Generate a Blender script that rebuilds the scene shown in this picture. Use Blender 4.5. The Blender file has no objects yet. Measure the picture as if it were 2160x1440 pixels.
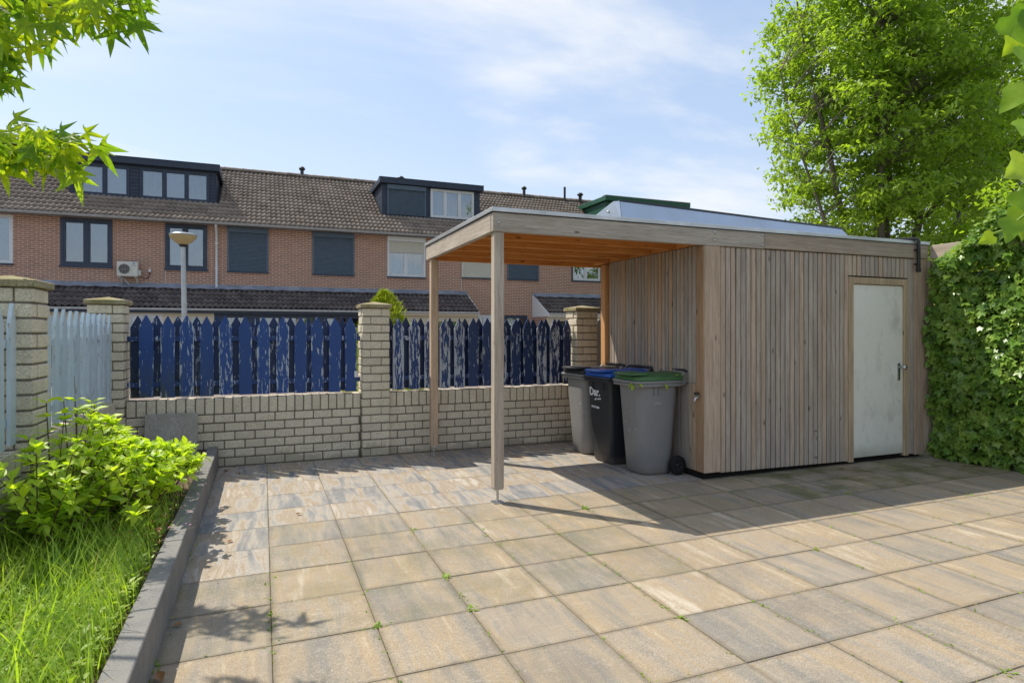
import bpy, math, random
import numpy as np
from mathutils import Vector, Matrix, Euler
random.seed(7); rng = np.random.default_rng(11)
SC = bpy.context.scene
C = SC.collection
R = math.radians
# ---------------------------------------------------------------- camera, sky, sun, exposure
cam = bpy.data.cameras.new('camera'); co = bpy.data.objects.new('camera', cam); C.objects.link(co)
co.location = (0, 0, 1.5); co.rotation_euler = (R(90), 0, R(-22))
cam.sensor_width = 36; cam.lens = 36*1300/2160; cam.shift_y = -20/2160; cam.clip_start = .05; cam.clip_end = 2000
SC.camera = co
SUN = Vector((-.435, .511, 1)).normalized()
SUN_EL = math.asin(SUN.z); SUN_AZ = math.atan2(SUN.x, SUN.y)
world = bpy.data.worlds.new('World'); SC.world = world; world.use_nodes = True
sun = bpy.data.lights.new('sun', 'SUN'); sun.energy = 2.5; sun.angle = R(.5); sun.color = (1, .93, .80)
so = bpy.data.objects.new('sun', sun); C.objects.link(so); so.rotation_euler = (-SUN).to_track_quat('-Z', 'Y').to_euler(); so.location = (-4, 5, 12)
SC.view_settings.view_transform = 'Standard'; SC.view_settings.look = 'None'; SC.view_settings.gamma = 1
SC.view_settings.exposure = 1.2

# ---------------------------------------------------------------- node helpers
def nd(nt, typ, ins=None, **at):
    n = nt.nodes.new(typ)
    for k, v in at.items(): setattr(n, k, v)
    for k, v in (ins or {}).items():
        s = n.inputs[k]
        if isinstance(v, bpy.types.NodeSocket): nt.links.new(v, s)
        else: s.default_value = v
    return n
def col(c): return (c[0], c[1], c[2], 1)
def ramp(nt, fac, stops, interp='LINEAR'):
    n = nd(nt, 'ShaderNodeValToRGB', {0: fac}); cr = n.color_ramp; cr.interpolation = interp
    while len(cr.elements) < len(stops): cr.elements.new(1)
    for e, (p, c) in zip(cr.elements, stops):
        e.position = p; e.color = col(c) if hasattr(c, '__len__') else (c, c, c, 1)
    return n.outputs[0]
def mix(nt, f, a, b, blend='MIX'):
    n = nt.nodes.new('ShaderNodeMix'); n.data_type = 'RGBA'; n.blend_type = blend
    for i, v in ((0, f), (6, a), (7, b)):
        if isinstance(v, bpy.types.NodeSocket): nt.links.new(v, n.inputs[i])
        else: n.inputs[i].default_value = col(v) if hasattr(v, '__len__') else v
    return n.outputs[2]
def mth(nt, op, a, b=0., c=0., clamp=False):
    n = nd(nt, 'ShaderNodeMath', {0: a, 1: b, 2: c}, operation=op); n.use_clamp = clamp
    return n.outputs[0]
def noise(nt, vec, scale, detail=4, rough=.6, dist=0.):
    return nd(nt, 'ShaderNodeTexNoise', {'Vector': vec, 'Scale': scale, 'Detail': detail, 'Roughness': rough, 'Distortion': dist}).outputs[0]
def coords(nt, scale=(1, 1, 1), rnd=True, kind='Object'):
    v = nd(nt, 'ShaderNodeTexCoord').outputs[kind]
    if rnd:
        r = nd(nt, 'ShaderNodeObjectInfo').outputs['Random']
        w = nd(nt, 'ShaderNodeTexWhiteNoise', {'W': r}, noise_dimensions='1D').outputs['Color']
        s = nd(nt, 'ShaderNodeVectorMath', {0: w, 'Scale': 37.}, operation='SCALE').outputs[0]
        v = nd(nt, 'ShaderNodeVectorMath', {0: v, 1: s}, operation='ADD').outputs[0]
    return nd(nt, 'ShaderNodeMapping', {'Vector': v, 'Scale': scale}).outputs[0]
def sep(nt, v):
    n = nd(nt, 'ShaderNodeSeparateXYZ', {0: v}); return n.outputs[0], n.outputs[1], n.outputs[2]
def geo_pos(nt): return nd(nt, 'ShaderNodeNewGeometry').outputs['Position']
def ocol(nt): return nd(nt, 'ShaderNodeObjectInfo').outputs['Color']
def ornd(nt): return nd(nt, 'ShaderNodeObjectInfo').outputs['Random']
def bump(nt, h, strength=.3, dist=.01):
    return nd(nt, 'ShaderNodeBump', {'Height': h, 'Strength': strength, 'Distance': dist}).outputs[0]
MATS = {}
def mat(name, base=(.5, .5, .5), rough=.7, spec=.35, metal=0.):
    m = bpy.data.materials.new(name); m.use_nodes = True; nt = m.node_tree
    b = nt.nodes['Principled BSDF']
    b.inputs['Base Color'].default_value = col(base); b.inputs['Roughness'].default_value = rough
    b.inputs['Specular IOR Level'].default_value = spec; b.inputs['Metallic'].default_value = metal
    MATS[name] = m
    return m, nt, b
def L(nt, a, b): nt.links.new(a, b)
def setc(nt, b, c): L(nt, c, b.inputs['Base Color'])
def setn(nt, b, n): L(nt, n, b.inputs['Normal'])

# ---------------------------------------------------------------- sky
CLOUD = (-3.2, 5.5, 0)
def build_sky():
    nt = world.node_tree; bg = nt.nodes['Background']
    sky = nd(nt, 'ShaderNodeTexSky', sky_type='NISHITA', sun_disc=False, sun_elevation=SUN_EL, sun_rotation=SUN_AZ, altitude=20, air_density=1.0, dust_density=1.6, ozone_density=2.2)
    d = nd(nt, 'ShaderNodeTexCoord').outputs['Generated']
    x, y, z = sep(nt, d)
    zz = mth(nt, 'ADD', mth(nt, 'MAXIMUM', z, 0.), .22)
    p = nd(nt, 'ShaderNodeCombineXYZ', {0: mth(nt, 'DIVIDE', x, zz), 1: mth(nt, 'DIVIDE', y, zz), 2: 0.}).outputs[0]
    p1 = nd(nt, 'ShaderNodeMapping', {'Vector': p, 'Scale': (.55, 1.0, 1), 'Rotation': (0, 0, R(-28)), 'Location': CLOUD}).outputs[0]
    n1 = noise(nt, p1, 1.15, 7, .55, .35)
    m1 = ramp(nt, n1, [(.44, 0), (.69, 1)], 'EASE')
    n2 = noise(nt, nd(nt, 'ShaderNodeMapping', {'Vector': p, 'Scale': (.3, 1.5, 1), 'Rotation': (0, 0, R(-55)), 'Location': (4, 2, 0)}).outputs[0], 2.2, 8, .62, .3)
    m2 = ramp(nt, n2, [(.4, 0), (.85, .55)])
    low = ramp(nt, z, [(.0, .6), (.10, .4), (.3, .1), (.55, 0)])
    f = mth(nt, 'MAXIMUM', mth(nt, 'ADD', mth(nt, 'MULTIPLY', m1, .95), mth(nt, 'MULTIPLY', m2, .45), clamp=True), low)
    fill_veil = mix(nt, .72, sky.outputs[0], (1.18, 1.51, 2.02))     # flat pale blue added over the whole sky to raise fill light
    c = mix(nt, mth(nt, 'MINIMUM', f, .92), fill_veil, (2.85, 2.9, 2.96))
    L(nt, c, bg.inputs['Color']); bg.inputs['Strength'].default_value = .15
build_sky()

# ---------------------------------------------------------------- materials
def wood(name, c1, c2, c3, axis, gscale=1., bumpy=.35, tint=True, knots=True, rough=.82, dark=(.06, .045, .035)):
    m, nt, b = mat(name, rough=rough, spec=.2)
    sc = [22., 22., 22.]; sc[axis] = 1.1
    v = coords(nt, tuple(s*gscale for s in sc))
    g = noise(nt, v, 2.2, 6, .62, .5)
    fine = noise(nt, v, 9., 3, .6)
    sc2 = [3., 3., 3.]; sc2[axis] = .7
    v2 = coords(nt, tuple(sc2)); big = noise(nt, v2, 1.6, 3, .5)
    c = ramp(nt, g, [(.28, c1), (.5, c2), (.72, c3)])
    c = mix(nt, ramp(nt, big, [(.35, 0), (.7, .55)]), c, c1)
    c = mix(nt, ramp(nt, fine, [(.55, 0), (.75, .45)]), c, dark)
    if knots:
        sc3 = [9., 9., 9.]; sc3[axis] = 3.2
        vv = nd(nt, 'ShaderNodeTexVoronoi', {'Vector': coords(nt, tuple(sc3)), 'Scale': .8, 'Randomness': 1.}).outputs['Distance']
        c = mix(nt, ramp(nt, vv, [(.04, .75), (.07, .4), (.11, 0)]), c, dark)
    if tint:
        o = ocol(nt)
        c = mix(nt, 1., c, o, 'MULTIPLY')
    setc(nt, b, c)
    h = mth(nt, 'ADD', mth(nt, 'MULTIPLY', g, .7), mth(nt, 'MULTIPLY', fine, .3))
    setn(nt, b, bump(nt, h, bumpy, .006))
    return m
GREY = ((.31, .25, .195), (.47, .395, .32), (.58, .505, .42))
wood('wood_grey_x', *GREY, 0); wood('wood_grey_y', *GREY, 1); wood('wood_grey_z', *GREY, 2)
ORA = ((.46, .17, .045), (.70, .30, .09), (.80, .41, .15))
wood('wood_orange_x', *ORA, 0, dark=(.1, .03, .01)); wood('wood_orange_y', *ORA, 1, dark=(.1, .03, .01))
wood('wood_bark', (.09, .075, .06), (.19, .16, .13), (.3, .26, .215), 2, knots=False, tint=False, bumpy=.9)
wood('twig', (.09, .06, .035), (.14, .10, .06), (.2, .14, .08), 2, knots=False, tint=False)

def m_patio():
    m, nt, b = mat('patio_tile', rough=.78, spec=.3)
    o = nd(nt, 'ShaderNodeSeparateColor', {0: ocol(nt)}); dirt, seed, alg = o.outputs[0], o.outputs[1], o.outputs[2]
    v = coords(nt, (3.2, .55, 1))
    n1 = noise(nt, v, 1.7, 5, .6, .6)
    n2 = noise(nt, coords(nt, (14, 1.6, 1)), 1.4, 5, .62, .3)
    t = mth(nt, 'ADD', mth(nt, 'MULTIPLY', n1, .66), mth(nt, 'MULTIPLY', n2, .34))
    t = mth(nt, 'ADD', t, mth(nt, 'MULTIPLY', mth(nt, 'SUBTRACT', seed, .5), .09))
    t = mth(nt, 'ADD', mth(nt, 'MULTIPLY', mth(nt, 'SUBTRACT', t, .5), 1.22), .5)
    clean = ramp(nt, t, [(.3, (.13, .145, .165)), (.41, (.225, .225, .225)), (.5, (.37, .335, .29)), (.57, (.30, .235, .165)), (.66, (.45, .415, .36)), (.8, (.5, .46, .40))])
    used = ramp(nt, t, [(.28, (.18, .172, .155)), (.42, (.25, .215, .165)), (.52, (.31, .25, .175)), (.6, (.335, .255, .155)), (.72, (.46, .395, .30))])
    c = mix(nt, dirt, clean, used)
    sp = noise(nt, coords(nt, (1, 1, 1)), 190, 2, .7)
    c = mix(nt, ramp(nt, sp, [(.36, .42), (.5, 0), (.64, .0)]), c, (.09, .075, .06))
    c = mix(nt, ramp(nt, sp, [(.56, 0), (.72, .4)]), c, (.72, .66, .58))
    cl = noise(nt, geo_pos(nt), 1.3, 5, .62)
    c = mix(nt, mth(nt, 'MULTIPLY', ramp(nt, cl, [(.45, 0), (.72, .5)]), dirt), c, (.20, .155, .105))
    st = noise(nt, geo_pos(nt), 7., 6, .72)
    c = mix(nt, ramp(nt, st, [(.6, 0), (.7, .38)]), c, (.15, .12, .085))
    c = mix(nt, ramp(nt, noise(nt, geo_pos(nt), 23., 3, .6), [(.7, 0), (.76, .4)]), c, (.5, .46, .4))
    # faint worn scuff arcs
    sc = noise(nt, coords(nt, (1.2, 5, 1), kind='Object'), 2.6, 3, .5, 2.2)
    c = mix(nt, mth(nt, 'MULTIPLY', ramp(nt, sc, [(.485, 0), (.5, .22), (.515, 0)]), dirt), c, (.62, .56, .47))
    gn = noise(nt, geo_pos(nt), 3.1, 4, .6)
    c = mix(nt, mth(nt, 'MULTIPLY', ramp(nt, gn, [(.42, 0), (.62, .85)]), alg), c, (.10, .105, .03))
    # dirt hugging the tile edge
    x, y, z = sep(nt, nd(nt, 'ShaderNodeTexCoord').outputs['Object'])
    e = mth(nt, 'MAXIMUM', mth(nt, 'ABSOLUTE', x), mth(nt, 'ABSOLUTE', mth(nt, 'MULTIPLY', y, 1.03)))
    en = noise(nt, geo_pos(nt), 14, 4, .65)
    c = mix(nt, mth(nt, 'MULTIPLY', ramp(nt, mth(nt, 'ADD', e, mth(nt, 'MULTIPLY', mth(nt, 'SUBTRACT', en, .5), .05)), [(.218, 0), (.246, .55)]), mth(nt, 'ADD', mth(nt, 'MULTIPLY', dirt, .8), .2)), c, (.13, .105, .07))
    setc(nt, b, c)
    setn(nt, b, bump(nt, mth(nt, 'ADD', mth(nt, 'MULTIPLY', sp, .6), mth(nt, 'MULTIPLY', n2, .4)), .35, .003))
m_patio()
def m_speck(name, base, dark, light, scale=150., bs=.5, wear=None, rough=.9):
    m, nt, b = mat(name, rough=rough, spec=.2)
    v = coords(nt)
    n = noise(nt, v, scale, 3, .7); n2 = noise(nt, v, 5., 4, .6)
    c = mix(nt, ramp(nt, n2, [(.35, 0), (.7, .5)]), base, tuple(x*.72 for x in base))
    c = mix(nt, ramp(nt, n, [(.36, .75 if name != 'pale_brick' else .6), (.46, 0)]), c, dark)
    c = mix(nt, ramp(nt, n, [(.53, 0), (.68, .8)]), c, light)
    c = mix(nt, ramp(nt, ornd(nt), [(0, .0), (.6, .05), (1, .3)]), c, tuple(x*.55 for x in base))
    if name in ('pale_brick', 'mortar'):
        zz = sep(nt, geo_pos(nt))[2]; dn = noise(nt, geo_pos(nt), 3., 5, .65)
        c = mix(nt, ramp(nt, mth(nt, 'SUBTRACT', zz, mth(nt, 'MULTIPLY', ramp(nt, dn, [(.4, 0), (.75, 1)]), .22)), [(.0, .35), (.05, 0)]), c, (.16, .135, .09))
        c = mix(nt, ramp(nt, noise(nt, geo_pos(nt), 1.7, 6, .7), [(.54, 0), (.76, .35)]), c, (.30, .27, .19))
    if wear:
        w = noise(nt, geo_pos(nt), 4., 5, .65)
        c = mix(nt, ramp(nt, w, [(.42, 0), (.64, .75)]), c, wear)
    setc(nt, b, c); setn(nt, b, bump(nt, n, bs, .004))
m_speck('pale_brick', (.68, .60, .46), (.20, .17, .115), (.88, .82, .69), 105.)
m_speck('mortar', (.20, .172, .135), (.10, .085, .065), (.28, .245, .2), 90.)
m_speck('cap_stone', (.36, .31, .20), (.12, .105, .05), (.52, .46, .33), 80., wear=(.17, .15, .05))
m_speck('kerb_concrete', (.20, .197, .19), (.11, .11, .105), (.29, .285, .275), 120., .25, wear=(.25, .235, .21))
m_speck('old_slab', (.40, .375, .33), (.17, .155, .13), (.55, .52, .47), 110., .5, wear=(.27, .25, .2))
m_speck('soil', (.13, .09, .06), (.05, .035, .022), (.26, .20, .14), 40., 1.)
m_speck('joint_sand', (.17, .14, .10), (.05, .045, .025), (.19, .16, .11), 60., .8, wear=(.07, .085, .02))
m_speck('street_paving', (.24, .20, .175), (.14, .12, .1), (.34, .3, .27), 30., .4)
m_speck('ground_earth', (.10, .11, .05), (.05, .05, .025), (.15, .16, .08), 3., .4)
def m_fence(name, c0, c1, chipcol, chip0, streak=.0, agevar=True):
    m, nt, b = mat(name, rough=.55, spec=.35)
    o = nd(nt, 'ShaderNodeSeparateColor', {0: ocol(nt)}); tone, chips, alg = o.outputs[0], o.outputs[1], o.outputs[2]
    v = coords(nt, (38, 38, 6.))
    n = noise(nt, v, 1.25, 9, .66, .35)
    n3 = noise(nt, coords(nt, (60, 60, 16)), 1.2, 4, .6)
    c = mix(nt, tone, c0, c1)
    gr = noise(nt, coords(nt, (70, 70, 2.)), 1., 4, .6)
    c = mix(nt, ramp(nt, gr, [(.4, 0), (.7, .35)]), c, tuple(x*.55 for x in c0))
    x, y, z = sep(nt, nd(nt, 'ShaderNodeTexCoord').outputs['Object'])
    ga = ramp(nt, mth(nt, 'ADD', z, mth(nt, 'MULTIPLY', gr, .25)), [(.02, 1.), (.5, .1), (.6, 0)])
    an = noise(nt, coords(nt, (7, 7, 2.4)), 1.6, 5, .6)
    c = mix(nt, mth(nt, 'MULTIPLY', mth(nt, 'MULTIPLY', ga, alg), ramp(nt, an, [(.36, 0), (.56, .9)])), c, (.085, .085, .03))
    edge = ramp(nt, mth(nt, 'ABSOLUTE', x), [(.035, 0), (.067, .11)])
    k = mth(nt, 'ADD', mth(nt, 'ADD', n, mth(nt, 'MULTIPLY', n3, .16)), mth(nt, 'ADD', edge, mth(nt, 'MULTIPLY', chips, .22)))
    pm = noise(nt, coords(nt, (5, 5, 2.2)), 1.6, 4, .6)
    k = mth(nt, 'ADD', k, mth(nt, 'MULTIPLY', mth(nt, 'SUBTRACT', pm, .5), .3))
    cm = ramp(nt, k, [(chip0, 0), (chip0+.012, 1)])
    c = mix(nt, cm, c, mix(nt, n3, chipcol, tuple(q*.72 for q in chipcol)))
    setc(nt, b, c)
    L(nt, mix(nt, cm, (.38, .38, .38), (.9, .9, .9)), b.inputs['Roughness'])
    setn(nt, b, bump(nt, mth(nt, 'SUBTRACT', mth(nt, 'MULTIPLY', gr, .4), mth(nt, 'MULTIPLY', cm, .6)), .35, .003))
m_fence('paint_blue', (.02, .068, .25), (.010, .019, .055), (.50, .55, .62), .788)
m_fence('paint_light_blue', (.60, .70, .78), (.47, .56, .63), (.40, .38, .36), .82)
def m_plain(name, c, rough=.5, spec=.4, metal=0., var=.18, scale=6., bs=0., dirt=None, rnd=True):
    m, nt, b = mat(name, c, rough, spec, metal)
    v = coords(nt, rnd=rnd); n = noise(nt, v, scale, 5, .6)
    cc = mix(nt, ramp(nt, n, [(.35, 0), (.7, 1)]), c, tuple(x*(1-var) for x in c))
    if dirt:
        d = noise(nt, v, scale*.45, 6, .65)
        cc = mix(nt, ramp(nt, d, [(.5, 0), (.72, .6)]), cc, dirt)
    setc(nt, b, cc)
    L(nt, ramp(nt, n, [(.3, max(rough-.08, .02)), (.7, min(rough+.12, 1))]), b.inputs['Roughness'])
    if bs: setn(nt, b, bump(nt, noise(nt, v, scale*12, 3, .6), bs, .002))
    return m, nt, b
m_plain('alu_trim', (.58, .58, .57), .38, .5, .7, .2, 3.)
m_plain('zinc_deflector', (.52, .57, .63), .34, .5, .85, .12, 2.5)
m_plain('zinc_band', (.42, .41, .40), .55, .5, .5, .15, 2.5)
m_plain('steel', (.55, .55, .54), .32, .5, .95, .2, 20.)
m_plain('solar_black', (.012, .014, .02), .2, .5)
m_plain('roof_felt', (.05, .05, .05), .9, .2)
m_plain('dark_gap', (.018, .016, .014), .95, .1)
m_plain('black_plastic', (.018, .018, .019), .42, .45, dirt=(.06, .055, .05))
m_plain('tyre', (.015, .015, .015), .8, .3)
m_plain('lid_black', (.03, .03, .032), .5, .4, dirt=(.09, .085, .08))
m_plain('lid_blue', (.02, .105, .46), .4, .45, dirt=(.08, .16, .42))
m_plain('lid_green', (.06, .16, .055), .5, .4, dirt=(.13, .17, .09))
m_plain('lettering_white', (.75, .76, .78), .6, .3)
m_plain('lettering_faint', (.40, .40, .40), .7, .3)
def m_bin():
    for nm, c, sc in (('bin_grey', (.215, .21, .207), (.5, .5, .51)), ('bin_black', (.026, .028, .033), (.13, .13, .13))):
        m, nt, b = m_plain(nm, c, .45, .4, var=.08, scale=2.5)
        v = coords(nt); x, y, z = sep(nt, nd(nt, 'ShaderNodeTexCoord').outputs['Object'])
        n = noise(nt, v, 26., 6, .7); n2 = noise(nt, coords(nt, (40, 40, 8)), 1.5, 4, .6)
        front = ramp(nt, x, [(.0, 1), (.5, 1)]) if False else ramp(nt, mth(nt, 'MULTIPLY', x, -1.), [(.12, 0), (.17, 1)])
        zone = ramp(nt, z, [(.3, 0), (.38, 1), (.72, 1), (.8, .0)])
        k = mth(nt, 'MULTIPLY', mth(nt, 'MULTIPLY', front, zone), ramp(nt, n, [(.62, 0), (.65, .7)]))
        base = b.inputs['Base Color'].links[0].from_socket
        cc = mix(nt, mth(nt, 'MULTIPLY', k, 1. if nm == 'bin_grey' else .12), base, sc)
        cc = mix(nt, ramp(nt, n2, [(.5, 0), (.8, .14)]), cc, tuple(q*1.4 for q in c))
        cc = mix(nt, ramp(nt, mth(nt, 'ADD', z, mth(nt, 'MULTIPLY', n2, .1)), [(.05, .6), (.16, 0)]), cc, (.16, .13, .1))
        setc(nt, b, cc)
m_bin()
def m_door():
    m, nt, b = m_plain('door_paint', (.80, .77, .69), .45, .35, var=.05, scale=2.)
    v = coords(nt, (2, 2, 1.2)); n = noise(nt, v, 2.1, 7, .7); s = noise(nt, coords(nt), 60., 2, .6)
    x, y, z = sep(nt, nd(nt, 'ShaderNodeTexCoord').outputs['Object'])
    base = b.inputs['Base Color'].links[0].from_socket
    c = mix(nt, ramp(nt, n, [(.52, 0), (.74, .5)]), base, (.27, .265, .23))
    c = mix(nt, ramp(nt, s, [(.74, 0), (.78, .7)]), c, (.16, .14, .11))
    c = mix(nt, ramp(nt, mth(nt, 'ADD', mth(nt, 'ADD', z, .9), mth(nt, 'MULTIPLY', n, .3)), [(.02, .6), (.2, 0)]), c, (.25, .25, .15))
    setc(nt, b, c)
m_door()
# houses
def m_house_brick():
    m, nt, b = mat('house_brick', rough=.92, spec=.15)
    x, y, z = sep(nt, geo_pos(nt))
    v = nd(nt, 'ShaderNodeCombineXYZ', {0: mth(nt, 'ADD', x, mth(nt, 'MULTIPLY', y, 1.)), 1: z, 2: 0.}).outputs[0]
    br = nd(nt, 'ShaderNodeTexBrick', {'Vector': v, 'Color1': col((.43, .21, .14)), 'Color2': col((.30, .155, .11)), 'Mortar': col((.74, .63, .51)), 'Scale': 1., 'Mortar Size': .0085, 'Mortar Smooth': .2, 'Bias': 0., 'Brick Width': .235, 'Row Height': .0665})
    n = noise(nt, geo_pos(nt), 2.2, 5, .6); n2 = noise(nt, geo_pos(nt), 40., 2, .6)
    c = mix(nt, ramp(nt, n, [(.4, 0), (.7, .35)]), br.outputs[0], (.42, .25, .18))
    c = mix(nt, ramp(nt, n2, [(.35, .3), (.6, 0)]), c, (.16, .085, .07))
    setc(nt, b, c); setn(nt, b, bump(nt, mth(nt, 'SUBTRACT', 1., br.outputs[1]), .6, .012))
m_house_brick()
def m_roof(name, c1, c2, c3, lich):
    m, nt, b = mat(name, rough=.85, spec=.25)
    n = noise(nt, coords(nt), 5., 4, .6); g = noise(nt, geo_pos(nt), .9, 4, .6)
    c = ramp(nt, ornd(nt), [(0, c1), (.5, c2), (1, c3)])
    c = mix(nt, ramp(nt, n, [(.4, 0), (.72, .5)]), c, lich)
    c = mix(nt, ramp(nt, g, [(.35, 0), (.75, .35)]), c, c1)
    setc(nt, b, c); setn(nt, b, bump(nt, noise(nt, coords(nt), 60., 3, .7), .4, .004))
m_roof('roof_tile_brown', (.16, .125, .098), (.22, .175, .14), (.29, .23, .185), (.35, .285, .23))
m_roof('roof_tile_dark', (.07, .053, .05), (.105, .082, .077), (.15, .118, .108), (.23, .21, .19))
m_plain('frame_dark', (.035, .05, .085), .45, .4, var=.1)
m_plain('frame_white', (.68, .69, .70), .4, .4, var=.06)
m_plain('frame_cream', (.62, .56, .44), .5, .35, var=.08)
m_plain('shutter_dark', (.09, .125, .17), .5, .4, var=.1)
m_plain('shutter_cream', (.60, .58, .50), .5, .4, var=.06)
m_plain('dormer_dark', (.035, .048, .075), .5, .35, var=.12)
m_plain('dormer_green', (.02, .085, .05), .4, .4, var=.1)
m_plain('gutter_grey', (.40, .40, .40), .45, .4, var=.25, scale=9.)
m_plain('lead', (.34, .38, .45), .5, .4, .3, .45, 3., dirt=(.38, .40, .42))
m_plain('pipe_white', (.66, .66, .66), .45, .4, var=.1)
m_plain('curtain', (.40, .44, .52), .9, .1, var=.1)
m_plain('blind_grey', (.2, .22, .27), .8, .2, var=.1)
m_plain('interior', (.07, .075, .085), .9, .1)
m_plain('ac_case', (.60, .585, .52), .45, .4, var=.06)
m_plain('logo_blue', (.02, .28, .55), .5, .4)
m_plain('wall_white', (.70, .70, .69), .7, .2, var=.06)
m_plain('lamp_metal', (.46, .48, .50), .4, .5, .6, .15, 8.)
def m_glass():
    m = bpy.data.materials.new('window_glass'); m.use_nodes = True; nt = m.node_tree; nt.nodes.clear()
    out = nd(nt, 'ShaderNodeOutputMaterial')
    fr = nd(nt, 'ShaderNodeFresnel', {'IOR': 1.9}).outputs[0]
    t = nd(nt, 'ShaderNodeBsdfTransparent', {'Color': (.78, .85, .88, 1)}); g = nd(nt, 'ShaderNodeBsdfGlossy', {'Roughness': .015, 'Color': (.95, .97, 1, 1)})
    s = nd(nt, 'ShaderNodeMixShader', {0: mth(nt, 'ADD', fr, .08, clamp=True), 1: t.outputs[0], 2: g.outputs[0]})
    L(nt, s.outputs[0], out.inputs[0]); MATS['window_glass'] = m
m_glass()
def m_lamp():
    m = bpy.data.materials.new('lamp_bowl'); m.use_nodes = True; nt = m.node_tree; b = nt.nodes['Principled BSDF']
    n = noise(nt, coords(nt), 7., 4, .6)
    c = mix(nt, n, (.74, .61, .33), (.52, .41, .22)); setc(nt, b, c); b.inputs['Roughness'].default_value = .35
    tr = nd(nt, 'ShaderNodeBsdfTranslucent', {'Color': c}); out = nt.nodes['Material Output']
    L(nt, nd(nt, 'ShaderNodeMixShader', {0: .45, 1: b.outputs[0], 2: tr.outputs[0]}).outputs[0], out.inputs[0]); MATS['lamp_bowl'] = m
m_lamp()
def leaf_mat(name, c1, c2, c3, trans=.45, rough=.45, tcol=None, gscale=2.5):
    m = bpy.data.materials.new(name); m.use_nodes = True; nt = m.node_tree; b = nt.nodes['Principled BSDF']
    n = noise(nt, geo_pos(nt), gscale, 3, .6); n2 = noise(nt, geo_pos(nt), gscale*9, 2, .6)
    f = mth(nt, 'ADD', mth(nt, 'MULTIPLY', n, .5), mth(nt, 'MULTIPLY', n2, .5))
    c = ramp(nt, f, [(.33, c1), (.5, c2), (.67, c3)])
    o = ocol(nt); c = mix(nt, 1., c, o, 'MULTIPLY')
    setc(nt, b, c); b.inputs['Roughness'].default_value = rough; b.inputs['Specular IOR Level'].default_value = .4
    tc = mix(nt, 1., c, tcol or (1.5, 1.55, .45), 'MULTIPLY')
    tr = nd(nt, 'ShaderNodeBsdfTranslucent', {'Color': tc}); out = nt.nodes['Material Output']
    L(nt, nd(nt, 'ShaderNodeMixShader', {0: trans, 1: b.outputs[0], 2: tr.outputs[0]}).outputs[0], out.inputs[0]); MATS[name] = m
leaf_mat('leaf_sweetgum', (.15, .25, .03), (.27, .40, .035), (.46, .52, .04), .62)
leaf_mat('leaf_hydrangea', (.27, .42, .04), (.44, .57, .05), (.58, .65, .09), .5)
leaf_mat('leaf_ivy', (.05, .13, .025), (.16, .29, .045), (.42, .52, .10), .35, .3, gscale=6.)
leaf_mat('leaf_tree', (.17, .27, .05), (.26, .38, .06), (.37, .48, .085), .55, gscale=1.6)
leaf_mat('leaf_tree_dark', (.20, .32, .035), (.28, .41, .045), (.37, .48, .06), .5, gscale=.7)
leaf_mat('leaf_conifer', (.18, .24, .02), (.28, .34, .03), (.4, .42, .04), .3)
leaf_mat('leaf_gold', (.2, .22, .03), (.32, .3, .04), (.42, .34, .05), .4)
leaf_mat('grass_blade', (.20, .34, .04), (.33, .48, .06), (.48, .58, .12), .45)
leaf_mat('weed_green', (.15, .27, .03), (.24, .37, .04), (.36, .42, .07), .4)
leaf_mat('leaf_red', (.16, .05, .02), (.24, .09, .025), (.2, .17, .04), .4, tcol=(1.4, 1., .6))
leaf_mat('leaf_dead', (.18, .08, .03), (.3, .14, .05), (.4, .22, .08), .2, tcol=(1.1, .9, .6))
leaf_mat('straw', (.34, .26, .11), (.45, .36, .16), (.52, .45, .22), .3, tcol=(1.1, 1., .7))
leaf_mat('petal_pink', (.55, .2, .4), (.62, .28, .48), (.6, .2, .42), .3, tcol=(1, .9, 1))

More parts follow.
